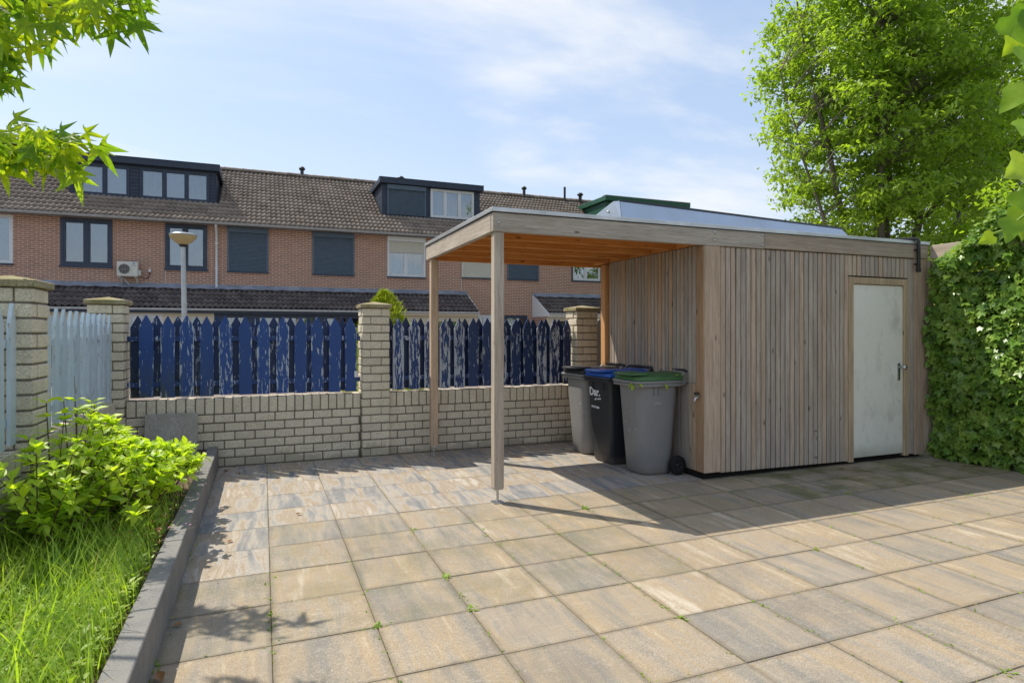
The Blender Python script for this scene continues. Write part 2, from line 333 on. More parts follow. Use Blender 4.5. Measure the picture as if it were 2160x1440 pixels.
# ---------------------------------------------------------------- geometry helpers
WO = {}                                                    # world origin of every built object
def link(name, data, parent, loc):
    o = bpy.data.objects.new(name, data); C.objects.link(o)
    loc = Vector(loc); WO[o.name] = loc
    if parent is not None: o.parent = parent; o.location = loc - WO[parent.name]
    else: o.location = loc
    return o
def tag(o, label, cat, group=None):
    o['label'] = label; o['category'] = cat
    if group: o['group'] = group
    return o
def thing(name, label, cat, loc=(0, 0, 0), group=None):
    return tag(link(name, None, None, loc), label, cat, group)
class MB:
    def __init__(s): s.v = []; s.f = []; s.sm = []
    def add(s, vs, fs, smooth=False):
        n = len(s.v); s.v += [tuple(v) for v in vs]; s.f += [tuple(i+n for i in f) for f in fs]; s.sm += [smooth]*len(fs); return s
    def box(s, x0, x1, y0, y1, z0, z1, ch=0.):
        if ch <= 0:
            return s.add([(x, y, z) for z in (z0, z1) for y in (y0, y1) for x in (x0, x1)], [(0, 2, 3, 1), (4, 5, 7, 6), (0, 1, 5, 4), (2, 6, 7, 3), (0, 4, 6, 2), (1, 3, 7, 5)])
        cx, cy, cz = (x0+x1)/2, (y0+y1)/2, (z0+z1)/2
        vs, fs = chbox(x1-x0, y1-y0, z1-z0, ch)
        return s.add([(x+cx, y+cy, z+cz) for x, y, z in vs], fs)
    def prism(s, poly, axis, a, b):                        # poly of (u,v); axis 0: (a,u,v) 1: (u,a,v) 2: (u,v,a)
        mk = (lambda u, v, w: (w, u, v), lambda u, v, w: (u, w, v), lambda u, v, w: (u, v, w))[axis]
        n = len(poly); vs = [mk(u, v, a) for u, v in poly] + [mk(u, v, b) for u, v in poly]
        return s.add(vs, [tuple(range(n))[::-1], tuple(range(n, 2*n))] + [(i, (i+1) % n, n+(i+1) % n, n+i) for i in range(n)])
    def tube(s, pts, rad, seg=8, cap=True):
        pts = [Vector(p) for p in pts]; rs = rad if hasattr(rad, '__len__') else [rad]*len(pts)
        rings = []; up = None
        for i, p in enumerate(pts):
            d = (pts[min(i+1, len(pts)-1)] - pts[max(i-1, 0)]).normalized()
            if up is None: up = d.orthogonal().normalized()
            up = (up - d*up.dot(d)); up = up.normalized() if up.length > 1e-5 else d.orthogonal().normalized()
            w = d.cross(up)
            rings.append([p + (up*math.cos(2*math.pi*k/seg) + w*math.sin(2*math.pi*k/seg))*rs[i] for k in range(seg)])
        vs = [v for r in rings for v in r]; fs = []
        for i in range(len(pts)-1):
            for k in range(seg):
                a = i*seg+k; b = i*seg+(k+1) % seg; fs.append((a, b, b+seg, a+seg))
        s.add(vs, fs, True)
        if cap:
            n = len(rings[0]); s.add(rings[0], [tuple(range(n))[::-1]]); s.add(rings[-1], [tuple(range(n))])
        return s
    def lathe(s, prof, c=(0, 0, 0), seg=24, axis=2):
        vs = []; fs = []
        for r, z in prof:
            for k in range(seg):
                a = 2*math.pi*k/seg; p = (r*math.cos(a), r*math.sin(a), z)
                if axis == 1: p = (p[0], p[2], p[1])
                elif axis == 0: p = (p[2], p[0], p[1])
                vs.append((p[0]+c[0], p[1]+c[1], p[2]+c[2]))
        for i in range(len(prof)-1):
            for k in range(seg):
                a = i*seg+k; b = i*seg+(k+1) % seg; fs.append((a, b, b+seg, a+seg) if axis != 1 else (a, a+seg, b+seg, b))
        return s.add(vs, fs, True)
    def build(s, name, m, parent=None, origin=None):
        me = bpy.data.meshes.new(name)
        if origin is None:
            a = np.array(s.v); origin = Vector(((a.min(0)+a.max(0))/2).tolist()); origin.z = float(a[:, 2].min()) if parent is None else origin.z
        o = Vector(origin)
        me.from_pydata([(x-o.x, y-o.y, z-o.z) for x, y, z in s.v], [], s.f)
        me.polygons.foreach_set('use_smooth', s.sm); me.materials.append(MATS[m]); me.update()
        return link(name, me, parent, o)
def chbox(sx, sy, sz, c):
    vs = []; idx = {}
    h = (sx/2, sy/2, sz/2)
    for i in (-1, 1):
        for j in (-1, 1):
            for k in (-1, 1):
                for a in range(3):
                    s = [i, j, k]; p = [s[q]*(h[q]-c) for q in range(3)]; p[a] = s[a]*h[a]
                    idx[(i, j, k, a)] = len(vs); vs.append(tuple(p))
    fs = []
    sg = (-1, 1)
    def orient(f):
        p = [Vector(vs[i]) for i in f]; n = (p[1]-p[0]).cross(p[2]-p[0]); ctr = sum(p, Vector())/len(p)
        return f if n.dot(ctr) > 0 else f[::-1]
    for a in range(3):
        b, d = [q for q in range(3) if q != a]
        for s in sg:
            q = []
            for t, u in ((-1, -1), (1, -1), (1, 1), (-1, 1)):
                k = [0, 0, 0]; k[a] = s; k[b] = t; k[d] = u; q.append(idx[(k[0], k[1], k[2], a)])
            fs.append(orient(tuple(q)))
        for t in sg:
            for u in sg:
                k1 = [0, 0, 0]; k1[b] = t; k1[d] = u; k1[a] = -1; k2 = list(k1); k2[a] = 1
                fs.append(orient((idx[(*k1, b)], idx[(*k2, b)], idx[(*k2, d)], idx[(*k1, d)])))
    for i in sg:
        for j in sg:
            for k in sg: fs.append(orient((idx[(i, j, k, 0)], idx[(i, j, k, 1)], idx[(i, j, k, 2)])))
    return vs, fs
CB = {}
def cbox(sx, sy, sz, ch, m):
    key = (round(sx, 3), round(sy, 3), round(sz, 3), ch, m)
    if key not in CB:
        vs, fs = chbox(sx, sy, sz, ch); me = bpy.data.meshes.new('piece'); me.from_pydata(vs, [], fs); me.materials.append(MATS[m]); CB[key] = me
    return CB[key]
def piece(name, me, parent, loc, rot=None, scale=None, color=None):
    o = link(name, me, parent, loc)
    if rot is not None: o.rotation_euler = rot
    if scale is not None: o.scale = scale if hasattr(scale, '__len__') else (scale,)*3
    if color is not None: o.color = (*color, 1)
    return o
def structure(o): o['kind'] = 'structure'; return o
def stuff(o): o['kind'] = 'stuff'; return o
def mesh_of(vs, fs, m, smooth=False):
    me = bpy.data.meshes.new('piece'); me.from_pydata(vs, [], fs); me.materials.append(MATS[m])
    if smooth: me.polygons.foreach_set('use_smooth', [True]*len(fs))
    return me
def joined(name, tv, tf, mats44, m, parent=None, origin=(0, 0, 0), smooth=False):
    """many copies of one small template as one mesh; mats44: (n,4,4) in world space"""
    tv = np.array(tv, float); M = np.array(mats44); n = len(M); k = len(tv)
    hv = np.c_[tv, np.ones(k)]
    V = np.einsum('nij,kj->nki', M, hv)[:, :, :3].reshape(-1, 3) - np.array(origin)
    lens = [len(f) for f in tf]; flat = np.array([i for f in tf for i in f])
    nl = len(flat); loops = (flat[None, :] + (np.arange(n)*k)[:, None]).reshape(-1)
    st = np.cumsum([0]+lens[:-1]); starts = (st[None, :] + (np.arange(n)*nl)[:, None]).reshape(-1)
    me = bpy.data.meshes.new(name)
    me.vertices.add(n*k); me.vertices.foreach_set('co', V.astype(np.float32).ravel())
    me.loops.add(n*nl); me.loops.foreach_set('vertex_index', loops.astype(np.int32))
    me.polygons.add(n*len(tf)); me.polygons.foreach_set('loop_start', starts.astype(np.int32))
    me.polygons.foreach_set('loop_total', np.tile(lens, n).astype(np.int32))
    if smooth: me.polygons.foreach_set('use_smooth', np.ones(n*len(tf), bool))
    me.update(calc_edges=True); me.materials.append(MATS[m])
    return link(name, me, parent, origin)
def TRS(loc, rot, s):
    s = s if hasattr(s, '__len__') else (s, s, s)
    return Matrix.LocRotScale(Vector(loc), rot if not isinstance(rot, tuple) else Euler(rot), Vector(s))
def aim(d, roll=0.):                                       # +Y of the template along d, +Z as near up as it goes
    d = Vector(d).normalized(); z = Vector((0, 0, 1)) - d*d.z
    z = z.normalized() if z.length > .05 else Vector((1, 0, 0)); x = d.cross(z)
    q = Matrix((x, d, z)).transposed().to_quaternion()
    return q @ Euler((0, roll, 0)).to_quaternion()
# leaf templates: base at origin, tip along +Y, unit length
def leaf_simple(w=.26, fold=.06, droop=.1):
    vs = [(0, 0, 0), (-w*.8, .28, fold), (-w, .5, fold), (-w*.55, .78, fold*.4-droop*.5), (0, 1, -droop), (w*.55, .78, fold*.4-droop*.5), (w, .5, fold), (w*.8, .28, fold), (0, .5, 0)]
    return vs, [(0, 8, 2, 1), (8, 4, 3, 2), (0, 7, 6, 8), (8, 6, 5, 4)]
def leaf_star(lobes=5, droop=.22):
    vs = [(0, .0, 0)]; fs = []
    angs = [-118, -58, 0, 58, 118]; lens = [.52, .82, 1., .82, .52]
    ring = []
    for i, (a, l) in enumerate(zip(angs, lens)):
        if i > 0:
            am = R((angs[i-1]+a)/2); ring.append((.27*math.sin(am), .27*math.cos(am), .02))
        for da, k in ((-11, .55), (0, 1.), (11, .55)):
            aa = R(a+da); ring.append((l*k*math.sin(aa), l*k*math.cos(aa), -droop*(l*k)**2 + (.0 if da else .015)))
    vs += ring; n = len(ring)
    for i in range(n-1): fs.append((0, i+2, i+1))
    return vs, fs
def leaf_ivy():
    pts = [(0, 0, 0), (.18, -.14, .02), (.46, -.06, -.05), (.36, .17, .03), (.56, .45, -.07), (.25, .48, .03), (.0, .92, -.09), (-.25, .48, .03), (-.56, .45, -.07), (-.36, .17, .03), (-.46, -.06, -.05), (-.18, -.14, .02)]
    vs = pts + [(0, .3, -.0)]; n = len(pts)
    return vs, [(12, i, (i+1) % n) for i in range(n)]
LB = ([(0, 0, 0), (.22, -.1, .03), (.46, .06, -.02), (.47, .3, -.03), (.3, .5, .02), (.16, .78, -.03), (0, 1, -.1), (-.16, .78, -.03), (-.3, .5, .02), (-.47, .3, -.03), (-.46, .06, -.02), (-.22, -.1, .03), (0, .35, -.05)], [(12, i, (i+1) % 12) for i in range(12)])
LS = leaf_simple(); LST = leaf_star(); LI = leaf_ivy()
LQ = ([(0, 0, 0), (-.24, .45, .05), (0, 1, -.12), (.24, .45, .05)], [(0, 2, 1), (0, 3, 2)])     # two-triangle leaf

# ---------------------------------------------------------------- ground, street, patio
structure(MB().box(-150, 250, -120, 300, -.5, -.09).build('ground', 'ground_earth'))
structure(MB().box(-60, 70, 7.9, 22.3, -.2, -.02).build('street', 'street_paving'))
patio = structure(MB().box(-.452, 7.9, -3, 7.58, -.2, -.006).build('patio', 'joint_sand', origin=(0, 0, -.2)))
TX, TY = .5, .485
for i in range(-1, 16):
    for j in range(-4, 11):
        cx, cy = .04+TX*(i+.5), 2.195+TY*(j+.5)
        if cx > 4.75 and cy > 5.6: continue
        if cx > 7.75: continue
        w = TX-.004; h = TY-.004
        clean = (cy > 5.05 and cx < 4.3) or (cx < .04 and cy > 4.1)
        semi = cy > 4.1 and cx < 2.2
        d = random.uniform(0, .15) if clean else (random.uniform(.55, .85) if semi else random.uniform(.75, 1))
        alg = 0. if cy < 4.3 else (.9 if cx > 4.3 else (.25 if not clean else 0))
        if cy < 4.3 and cx < 2.3 and cy > 3.2: alg = .3
        sx = w
        if i == -1: sx = w
        piece('paving_tile', cbox(sx, h, .045, .0022, 'patio_tile'), patio, (cx+random.uniform(-.0012, .0012), cy+random.uniform(-.0012, .0012), -.0225+random.uniform(-.0012, .001)), (random.gauss(0, .0014), random.gauss(0, .0014), random.gauss(0, .0012)), color=(d, random.random(), alg))
# planting bed and its kerb
BEDZ = .17
bm = MB(); nx, ny = 10, 60
gx = np.linspace(-1.5, -.575, nx); gy = np.linspace(-1, 7.56, ny)
vv = [(x, y, BEDZ + .03*math.sin(x*5+y*2.3)+random.uniform(-.014, .014)) for y in gy for x in gx]
bm.add(vv, [(j*nx+i, j*nx+i+1, (j+1)*nx+i+1, (j+1)*nx+i) for j in range(ny-1) for i in range(nx-1)], True)
structure(bm.build('planting_bed', 'soil', origin=(-1, 3, 0)))
kerb = structure(MB().box(-.556, -.457, -1, 7.5, -.1, .2).build('kerb', 'kerb_concrete'))
yk = 7.53; 
for Lk in (1.3, 1.0, 1.0, 1.0, 1.0, 1.0, 1.0, 1.0):
    piece('kerb_block', cbox(.105, Lk-.006, .33, .005, 'kerb_concrete'), kerb, (-.506+random.uniform(-.002, .002), yk-Lk/2, .238-.165+random.uniform(-.002, .002)), (0, 0, random.gauss(0, .0015))); yk -= Lk

# ---------------------------------------------------------------- brick garden wall and pillars
def wall_section(name, label, a, b, axis, face, thick=.2, ztop=.77):
    """axis 0: runs along X with its garden face at Y=face; axis 1: runs along Y, garden face at X=face"""
    P = (lambda u, v, z: (u, v, z)) if axis == 0 else (lambda u, v, z: (face-(v-face), u, z))
    sg = 1 if axis == 0 else -1
    c0, c1 = (face+.009, face+thick-.009)
    m = MB()
    if axis == 0: m.box(a, b, c0, c1, -.1, ztop-.008)
    else: m.box(face-thick+.009, face-.009, a, b, -.1, ztop-.008)
    t = thing(name, label, 'wall', ((a+b)/2, face+thick/2, 0) if axis == 0 else (face-thick/2, (a+b)/2, 0), 'low brick wall sections under the picket fence')
    m.build('mortar_core', 'mortar', t)
    vm = face+thick/2
    def br(u0, u1, z0, z1):
        w, h = u1-u0-.012, z1-z0-.014
        if w < .02: return
        me = cbox(w, thick, h, .005, 'pale_brick') if axis == 0 else cbox(thick, w, h, .005, 'pale_brick')
        j = random.uniform(-.003, .003)
        loc = ((u0+u1)/2, vm+j, (z0+z1)/2) if axis == 0 else (face-thick/2+j, (u0+u1)/2, (z0+z1)/2)
        piece('brick', me, t, loc, (random.gauss(0, .006), random.gauss(0, .004), random.gauss(0, .004)))
    pitch = .0975
    z = ztop-.182
    u = a; n = max(1, round((b-a)/.0935)); s = (b-a)/n
    for i in range(n): br(a+i*s, a+(i+1)*s, z, ztop+random.uniform(-.003, .002))
    k = 0
    while z > -.05:
        u = a - (.105 if k % 2 else 0)
        while u < b-.01:
            br(max(u, a), min(u+.21, b), z-pitch, z); u += .21
        z -= pitch; k += 1
    return t
def pillar(label, x0, y0, s=.33, ztop=1.785):
    t = thing('brick_pillar', label, 'pillar', (x0+s/2, y0+s/2, 0), 'square brick pillars of the garden wall')
    MB().box(x0+.01, x0+s-.01, y0+.01, y0+s-.01, -.1, ztop).build('mortar_core', 'mortar', t)
    p = .0983; w = .1; Lb = s-w; z = ztop; k = 0
    while z > -.03:
        zc = z-p/2; h = p-.014; g = .012
        q = [(x0+Lb/2, y0+w/2, Lb, w), (x0+s-w/2, y0+Lb/2, w, Lb), (x0+s-Lb/2, y0+s-w/2, Lb, w), (x0+w/2, y0+s-Lb/2, w, Lb)]
        if k % 2: q = [(2*(x0+s/2)-cx, cy, dx, dy) for cx, cy, dx, dy in q]
        for cx, cy, dx, dy in q:
            piece('brick', cbox(dx-(g if dx > dy else 0), dy-(g if dy > dx else 0), h, .005, 'pale_brick'), t, (cx+random.uniform(-.0025, .0025), cy+random.uniform(-.0025, .0025), zc), (random.gauss(0, .004), random.gauss(0, .004), random.gauss(0, .006)))
        z -= p; k += 1
    e = .022; cx, cy = x0+s/2, y0+s/2; a = s/2+e
    m = MB(); z0, z1, z2 = ztop+.002, ztop+.05, ztop+.085
    ring = lambda r, z: [(cx-r, cy-r, z), (cx+r, cy-r, z), (cx+r, cy+r, z), (cx-r, cy+r, z)]
    m.add(ring(a-.006, z0)+ring(a, z0+.006)+ring(a, z1-.006)+ring(a-.008, z1)+[(cx, cy, z2)],
          [(3, 2, 1, 0)]+[(r*4+i, r*4+(i+1) % 4, r*4+4+(i+1) % 4, r*4+4+i) for r in range(3) for i in range(4)]+[(12+i, 12+(i+1) % 4, 16) for i in range(4)])
    m.build('coping_cap', 'cap_stone', t)
    return t
WF = 7.55
pillar('mossy capped brick pillar standing nearest the camera, behind the leafy shrub', -1.69, 4.79)
pillar('brick pillar at the left corner, between the light blue and the dark blue pickets', -1.675, 7.47)
pillar('brick pillar between the two dark blue picket panels, in front of the golden conifer', 1.094, 7.47)
pillar('brick pillar nearest the shed, beside the rubbish bins', 3.97, 7.47)
wall_section('brick_wall', 'low pale brick wall with the loose concrete slab leaning on it', -1.343, 1.092, 0, WF)
wall_section('brick_wall', 'low pale brick wall running behind the carport posts and the bins', 1.426, 3.968, 0, WF)
wall_section('brick_wall', 'short low brick wall ending behind the timber shed', 4.302, 5.4, 0, WF)
wall_section('brick_wall', 'low brick side wall behind the leafy shrub, under the light blue pickets', 5.122, 7.468, 1, -1.42)
wall_section('brick_wall', 'low brick side wall at the left edge, on the near side of the mossy pillar', 3.0, 4.788, 1, -1.42)

# ---------------------------------------------------------------- picket fence panels
def picket_mesh(w, h, th, tip, m):
    poly = [(-w/2, 0), (w/2, 0), (w/2, h-tip), (w/2-.004, h-tip+.006), (.004, h), (-.004, h), (-w/2+.004, h-tip+.006), (-w/2, h-tip)]
    mb = MB().prism(poly, 1, -th/2, th/2)
    return mesh_of(mb.v, mb.f, m)
PK = {m: picket_mesh(.136, .885, .02, .125, m) for m in ('paint_blue', 'paint_light_blue')}
def fence_panel(label, a, b, axis, c, m, first, pitch=.195, colf=None, z0=.792):
    t = thing('picket_fence_panel', label, 'fence', ((a+b)/2, c, z0) if axis == 0 else (c, (a+b)/2, z0), 'picket fence panels on the garden wall')
    for zc in (1.425, .93):
        me = cbox(b-a+.02, .04, .055, .003, m) if axis == 0 else cbox(.04, b-a+.02, .055, .003, m)
        piece('rail', me, t, ((a+b)/2, c, zc) if axis == 0 else (c, (a+b)/2, zc), color=(.5, .1, 0) if m == 'paint_blue' else (.5, .1, 0))
    for side in (-1, 1):
        u = first if side < 0 else first-pitch/2
        while u < b-.03:
            if u > a+.03:
                cl = colf(u, side)
                off = side*.0315 if side < 0 else .045
                if axis == 0: loc = (u+random.uniform(-.006, .006), c+off, z0+random.uniform(-.008, .006)); rot = (random.gauss(0, .004), random.gauss(0, .006), random.gauss(0, .01))
                else: loc = (c-off, u, z0+random.uniform(-.012, .012)); rot = (0, random.gauss(0, .008), R(90)+random.gauss(0, .02))
                sx = 1. if axis == 0 else .78
                if axis == 0 and (u+.068 > b or u-.068 < a): sx = .8
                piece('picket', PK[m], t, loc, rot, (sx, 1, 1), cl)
            u += pitch
    return t
def cl_left(u, side):
    alg = max(0, min(1, (-.25-u)/.6))
    return (random.uniform(0, .2)+(.72 if side > 0 else 0), random.choice((0, .1, .2, .35, .5))+.15, alg)  # back pickets darkened to carry the shade behind the front boards
def cl_right(u, side):
    k = min(1, max(0, (u-1.4)/1.6))
    return ((.3+.45*k+random.uniform(-.05, .05)) if side < 0 else .95, random.uniform(.3, .95) if side < 0 else random.uniform(0, .4), 0)  # back pickets take a near-black tone as painted shade
cl_light = lambda u, side: (random.uniform(0, 1), random.uniform(.0, .5), 0)
PC = 7.642
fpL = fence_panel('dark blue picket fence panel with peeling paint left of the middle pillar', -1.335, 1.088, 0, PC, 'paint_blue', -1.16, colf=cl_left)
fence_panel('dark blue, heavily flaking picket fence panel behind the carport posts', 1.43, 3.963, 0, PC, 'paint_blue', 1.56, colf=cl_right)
fence_panel('light blue picket panel between the pillar beside the bins and the shed', 4.305, 5.3, 0, PC, 'paint_light_blue', 4.40, colf=cl_light)
fence_panel('weathered light blue picket panel behind the shrub between the two left pillars', 5.13, 7.46, 1, -1.49, 'paint_light_blue', 5.24, colf=cl_light, z0=.79)
fence_panel('weathered light blue picket panel cut by the left edge of the photo', 4.1, 4.78, 1, -1.49, 'paint_light_blue', 4.16, colf=cl_light, z0=.79)
MB().box(1.02, 1.062, 7.59, 7.6, .955, 1.03, .003).build('latch_plate', 'frame_white', fpL)
# slab leaning on the wall
s = tag(MB().box(-.25, .25, -.02, .02, 0, .47, .004).build('concrete_slab', 'old_slab', origin=(0, 0, 0)), 'loose square concrete slab leaning against the low wall behind the shrub', 'slab')
s.location = (-.905, 7.4, .165); s.rotation_euler = (R(-13), 0, R(1.5)); 

# ---------------------------------------------------------------- timber shed with carport
FY = 5.03; BZ0, BZ1 = 2.376, 2.543
shed = thing('garden_shed', 'timber shed with vertical slat cladding, a white door and an open carport on posts', 'shed', (4.7, 6.2, 0))
def tint(a=.0):
    return random.choice([(1, 1, 1), (1.05, .98, .92), (.9, .9, .93), (1.08, .97, .88), (.94, .93, .92), (.86, .87, .89)])
W_ = (1, 1, 1)
# posts
def post(x0, x1, y0, y1, z0, z1, m='wood_grey_z', c=W_):
    return piece('post', cbox(x1-x0, y1-y0, z1-z0, .006, m), shed, ((x0+x1)/2, (y0+y1)/2, (z0+z1)/2), color=c)
def post_foot(p, x, y):
    m = MB().box(x-.05, x+.05, y-.05, y+.05, .001, .009, .002); m.tube([(x, y, .008), (x, y, .12)], .011, 10); m.box(x-.04, x+.04, y-.04, y+.04, .118, .127)
    m.build('post_foot', 'steel', p)
p = post(1.872, 1.962, 5.04, 5.13, .127, BZ0, c=(.99, 1.0, 1.0)); post_foot(p, 1.917, 5.085)
p = post(1.872, 1.962, 7.22, 7.31, .127, BZ0, c=(1.12, .98, .86)); post_foot(p, 1.917, 7.265)
post(4.13, 4.335, 5.036, 5.16, .072, BZ0, c=(1.08, .96, .86))
post(4.13, 4.23, 6.99, 7.1, .05, BZ0, 'wood_grey_z', (1.45, .92, .5))
post(7.24, 7.405, 5.036, 5.15, .03, BZ0, c=(.95, .82, .74))
# beams
def beam(name, x0, x1, y0, y1, z0, z1, m, c=W_): return piece(name, cbox(x1-x0, y1-y0, z1-z0, .005, m), shed, ((x0+x1)/2, (y0+y1)/2, (z0+z1)/2), color=c)
fb = [beam('front_beam', 1.856, 4.906, FY, FY+.055, BZ0, BZ1, 'wood_grey_x', (.96, 1.0, 1.04)), beam('front_beam', 4.909, 7.468, FY, FY+.055, BZ0+.004, BZ1+.002, 'wood_grey_x', (.82, .78, .74))]
beam('side_beam', 1.853, 1.908, FY+.057, 7.40, BZ0, BZ1, 'wood_grey_y', (1.0, 1.03, 1.06))
beam('rear_beam', 1.91, 7.47, 7.345, 7.40, BZ0, BZ1, 'wood_orange_x')
beam('wall_beam', 4.14, 4.20, FY+.06, 7.34, 2.40, 2.53, 'wood_orange_y')
for y in (5.52, 5.98, 6.44, 6.90): beam('rafter', 1.91, 4.138, y, y+.055, 2.388, 2.522, 'wood_orange_x', (1+random.uniform(-.1, .1),)*3)
for k in range(12):
    y0 = FY+.07+k*.19
    beam('roof_board', 1.912, 4.138, y0, min(y0+.186, 7.34), 2.524, 2.541, 'wood_orange_x', (random.uniform(.75, 1.05),)*3)
MB().box(1.846, 7.475, FY-.006, 7.408, BZ1+.004, BZ1+.03).build('roof_sheet', 'roof_felt', shed)
m = MB(); m.box(1.842, 7.48, FY-.012, FY+.03, BZ1+.006, BZ1+.044, .003); m.build('roof_trim', 'alu_trim', shed)
m = MB(); m.box(1.84, 1.882, FY+.032, 7.412, BZ1+.006, BZ1+.044, .003); m.build('roof_trim', 'alu_trim', shed)
m = MB(); m.box(7.44, 7.481, FY+.032, 7.412, BZ1+.006, BZ1+.044, .003); m.build('roof_trim', 'alu_trim', shed)
def bolt(par, x, z, r=.014):
    MB().lathe([(0, -.008), (r*.6, -.008), (r, -.004), (r, .001)], (x, FY-.001, z), 12, 1).build('bolt', 'steel', par)
for par, x, z in [(fb[0], 1.905, 2.455), (fb[0], 4.25, 2.51), (fb[0], 4.25, 2.43), (fb[0], 4.875, 2.52), (fb[0], 4.875, 2.41)]: bolt(par, x, z)
# added near-black shell so that the slat gaps stay dark
MB().box(4.225, 7.44, 5.075, 7.05, .05, 2.39).build('added_dark_shell', 'dark_gap', shed)
MB().box(4.16, 7.40, 5.10, 7.05, .001, .06).build('gap_shade_block', 'dark_gap', shed)  # near-black block painted as the shaded gap under the shed
# front slats
PZ = .0672
def slat_front(x, z0, z1, w=.0555, c=None):
    piece('slat', cbox(w, .022, z1-z0, .003, 'wood_grey_z'), shed, (x, 5.06+random.uniform(-.0015, .0015), (z0+z1)/2), (0, random.gauss(0, .0008), random.gauss(0, .01)), color=c or tint())
x = 4.374
while x < 6.145: slat_front(x, .06-.012*(x-4.37), 2.372); x += PZ
for i in range(14): slat_front(6.182+.0708*i, 2.142, 2.372, .058)
slat_front(7.437, .045, 2.372); slat_front(7.503, .045, 2.372); slat_front(7.57, .045, 2.372); slat_front(7.1635, .045, 2.372, .05); slat_front(7.2145, .045, 2.372, .046)
# side slats (carport wall), in two lengths
y = 5.196
while y < 6.98:
    zs = .96+random.choice((0, 0, .01, .012))
    if y > 6.0: zs += .03
    lo = random.random() < .2
    for z0, z1 in ((.055, zs), (zs+.003, 2.395)):
        c = tint(); c = (c[0]*.95, c[1]*.98, c[2]*1.02)
        if random.random() < .13: c = (1.12, .95, .8)
        piece('slat', cbox(.022, .0555, z1-z0, .003, 'wood_grey_z'), shed, (4.19+random.uniform(-.0015, .0015), y, (z0+z1)/2), (random.gauss(0, .0008), 0, random.gauss(0, .01)), color=c)
    y += PZ
# far and rear cladding (plain sheets of boards seen from nowhere in front)
for k in range(30):
    piece('slat', cbox(.022, .061, 2.3, .003, 'wood_grey_z'), shed, (7.452, 5.19+k*PZ if 5.19+k*PZ < 7.05 else 7.05, 1.2), color=tint()) if 5.19+k*PZ < 7.05 else None
# door
piece('corner_board', cbox(.012, .112, 2.29, .003, 'wood_grey_z'), shed, (4.123, 5.097, 1.225), color=(.82, .62, .46))
fr = MB(); fr.box(6.152, 6.228, 5.040, 5.12, .022, 2.128, .004); fr.box(7.068, 7.135, 5.040, 5.12, .03, 2.128, .004); fr.box(6.229, 7.067, 5.043, 5.12, 2.05, 2.126, .004)
fr.build('door_frame', 'wood_grey_z', shed).color = (1.02, .9, .72, 1)
door = MB().box(6.233, 7.063, 5.062, 5.1, .062, 2.044, .003).build('door', 'door_paint', shed)
for z in (.24, .98, 1.88): MB().tube([(6.231, 5.054, z-.045), (6.231, 5.054, z+.045)], .007, 8).build('hinge', 'steel', door)
h = MB(); h.prism([(6.985+.018*math.cos(a), 1.03+ (.085 if math.sin(a) > 0 else -.085)+.018*math.sin(a)) for a in np.linspace(0, 2*math.pi, 17)[:-1]], 1, 5.048, 5.0625)
h.build('handle_plate', 'steel', door)
h = MB(); h.tube([(6.985, 5.05, 1.085), (6.985, 5.0, 1.085)], .012, 10); h.lathe([(0, -.03), (.024, -.028), (.03, -.01), (.026, .012), (0, .014)], (6.985, 4.99, 1.085), 14, 1); h.build('door_knob', 'steel', door)
MB().lathe([(0, -.01), (.008, -.008), (.009, .0)], (7.0, 5.061, .68), 10, 1).build('door_bolt', 'steel', door)
# rainwater pipe, tap, cleats
m = MB(); m.tube([(7.10, 5.2, 2.612), (7.19, 5.04, 2.612), (7.235, 4.995, 2.60), (7.24, 4.992, 2.57), (7.24, 4.992, 2.23)], .021, 10); m.lathe([(.025, -.02), (.027, .02)], (7.24, 4.992, 2.235), 12); m.box(7.21, 7.27, 4.985, 5.031, 2.30, 2.316); m.box(7.21, 7.27, 4.985, 5.031, 2.47, 2.486)
m.build('rain_pipe', 'black_plastic', shed)
m = MB(); m.tube([(4.131, 5.10, .835), (4.09, 5.10, .835), (4.065, 5.10, .83), (4.055, 5.1, .8)], [.012, .012, .013, .011], 10); m.box(4.082, 4.098, 5.085, 5.115, .845, .862)
tap = m.build('garden_tap', 'steel', shed); MB().box(4.055, 4.105, 5.085, 5.115, .862, .89, .006).build('tap_handle', 'black_plastic', tap)
for z in (.12, .41): MB().tube([(5.645, 5.048, z), (5.645, 5.03, z), (5.645, 5.026, z+.014)], .006, 8).tube([(5.62, 5.034, z+.006), (5.67, 5.034, z+.006)], .006, 6).build('cleat', 'steel', shed)
MB().tube([(5.647, 5.036, .13), (5.646, 5.036, .41)], .0018, 6).build('cord', 'shutter_cream', shed)
# pergola beam running from the shed corner over the ivy
pb = tag(MB().box(7.482, 7.54, 2.2, 5.02, 2.38, 2.545, .005).build('pergola_beam', 'wood_grey_y'), 'sunlit timber beam from the shed corner into the ivy', 'beam')
for y in (2.3,):
    o = MB().box(7.486, 7.536, y-.09, y-.005, .0, 2.379, .004).build('post', 'wood_grey_z', pb); o.color = (.9, .8, .74, 1)

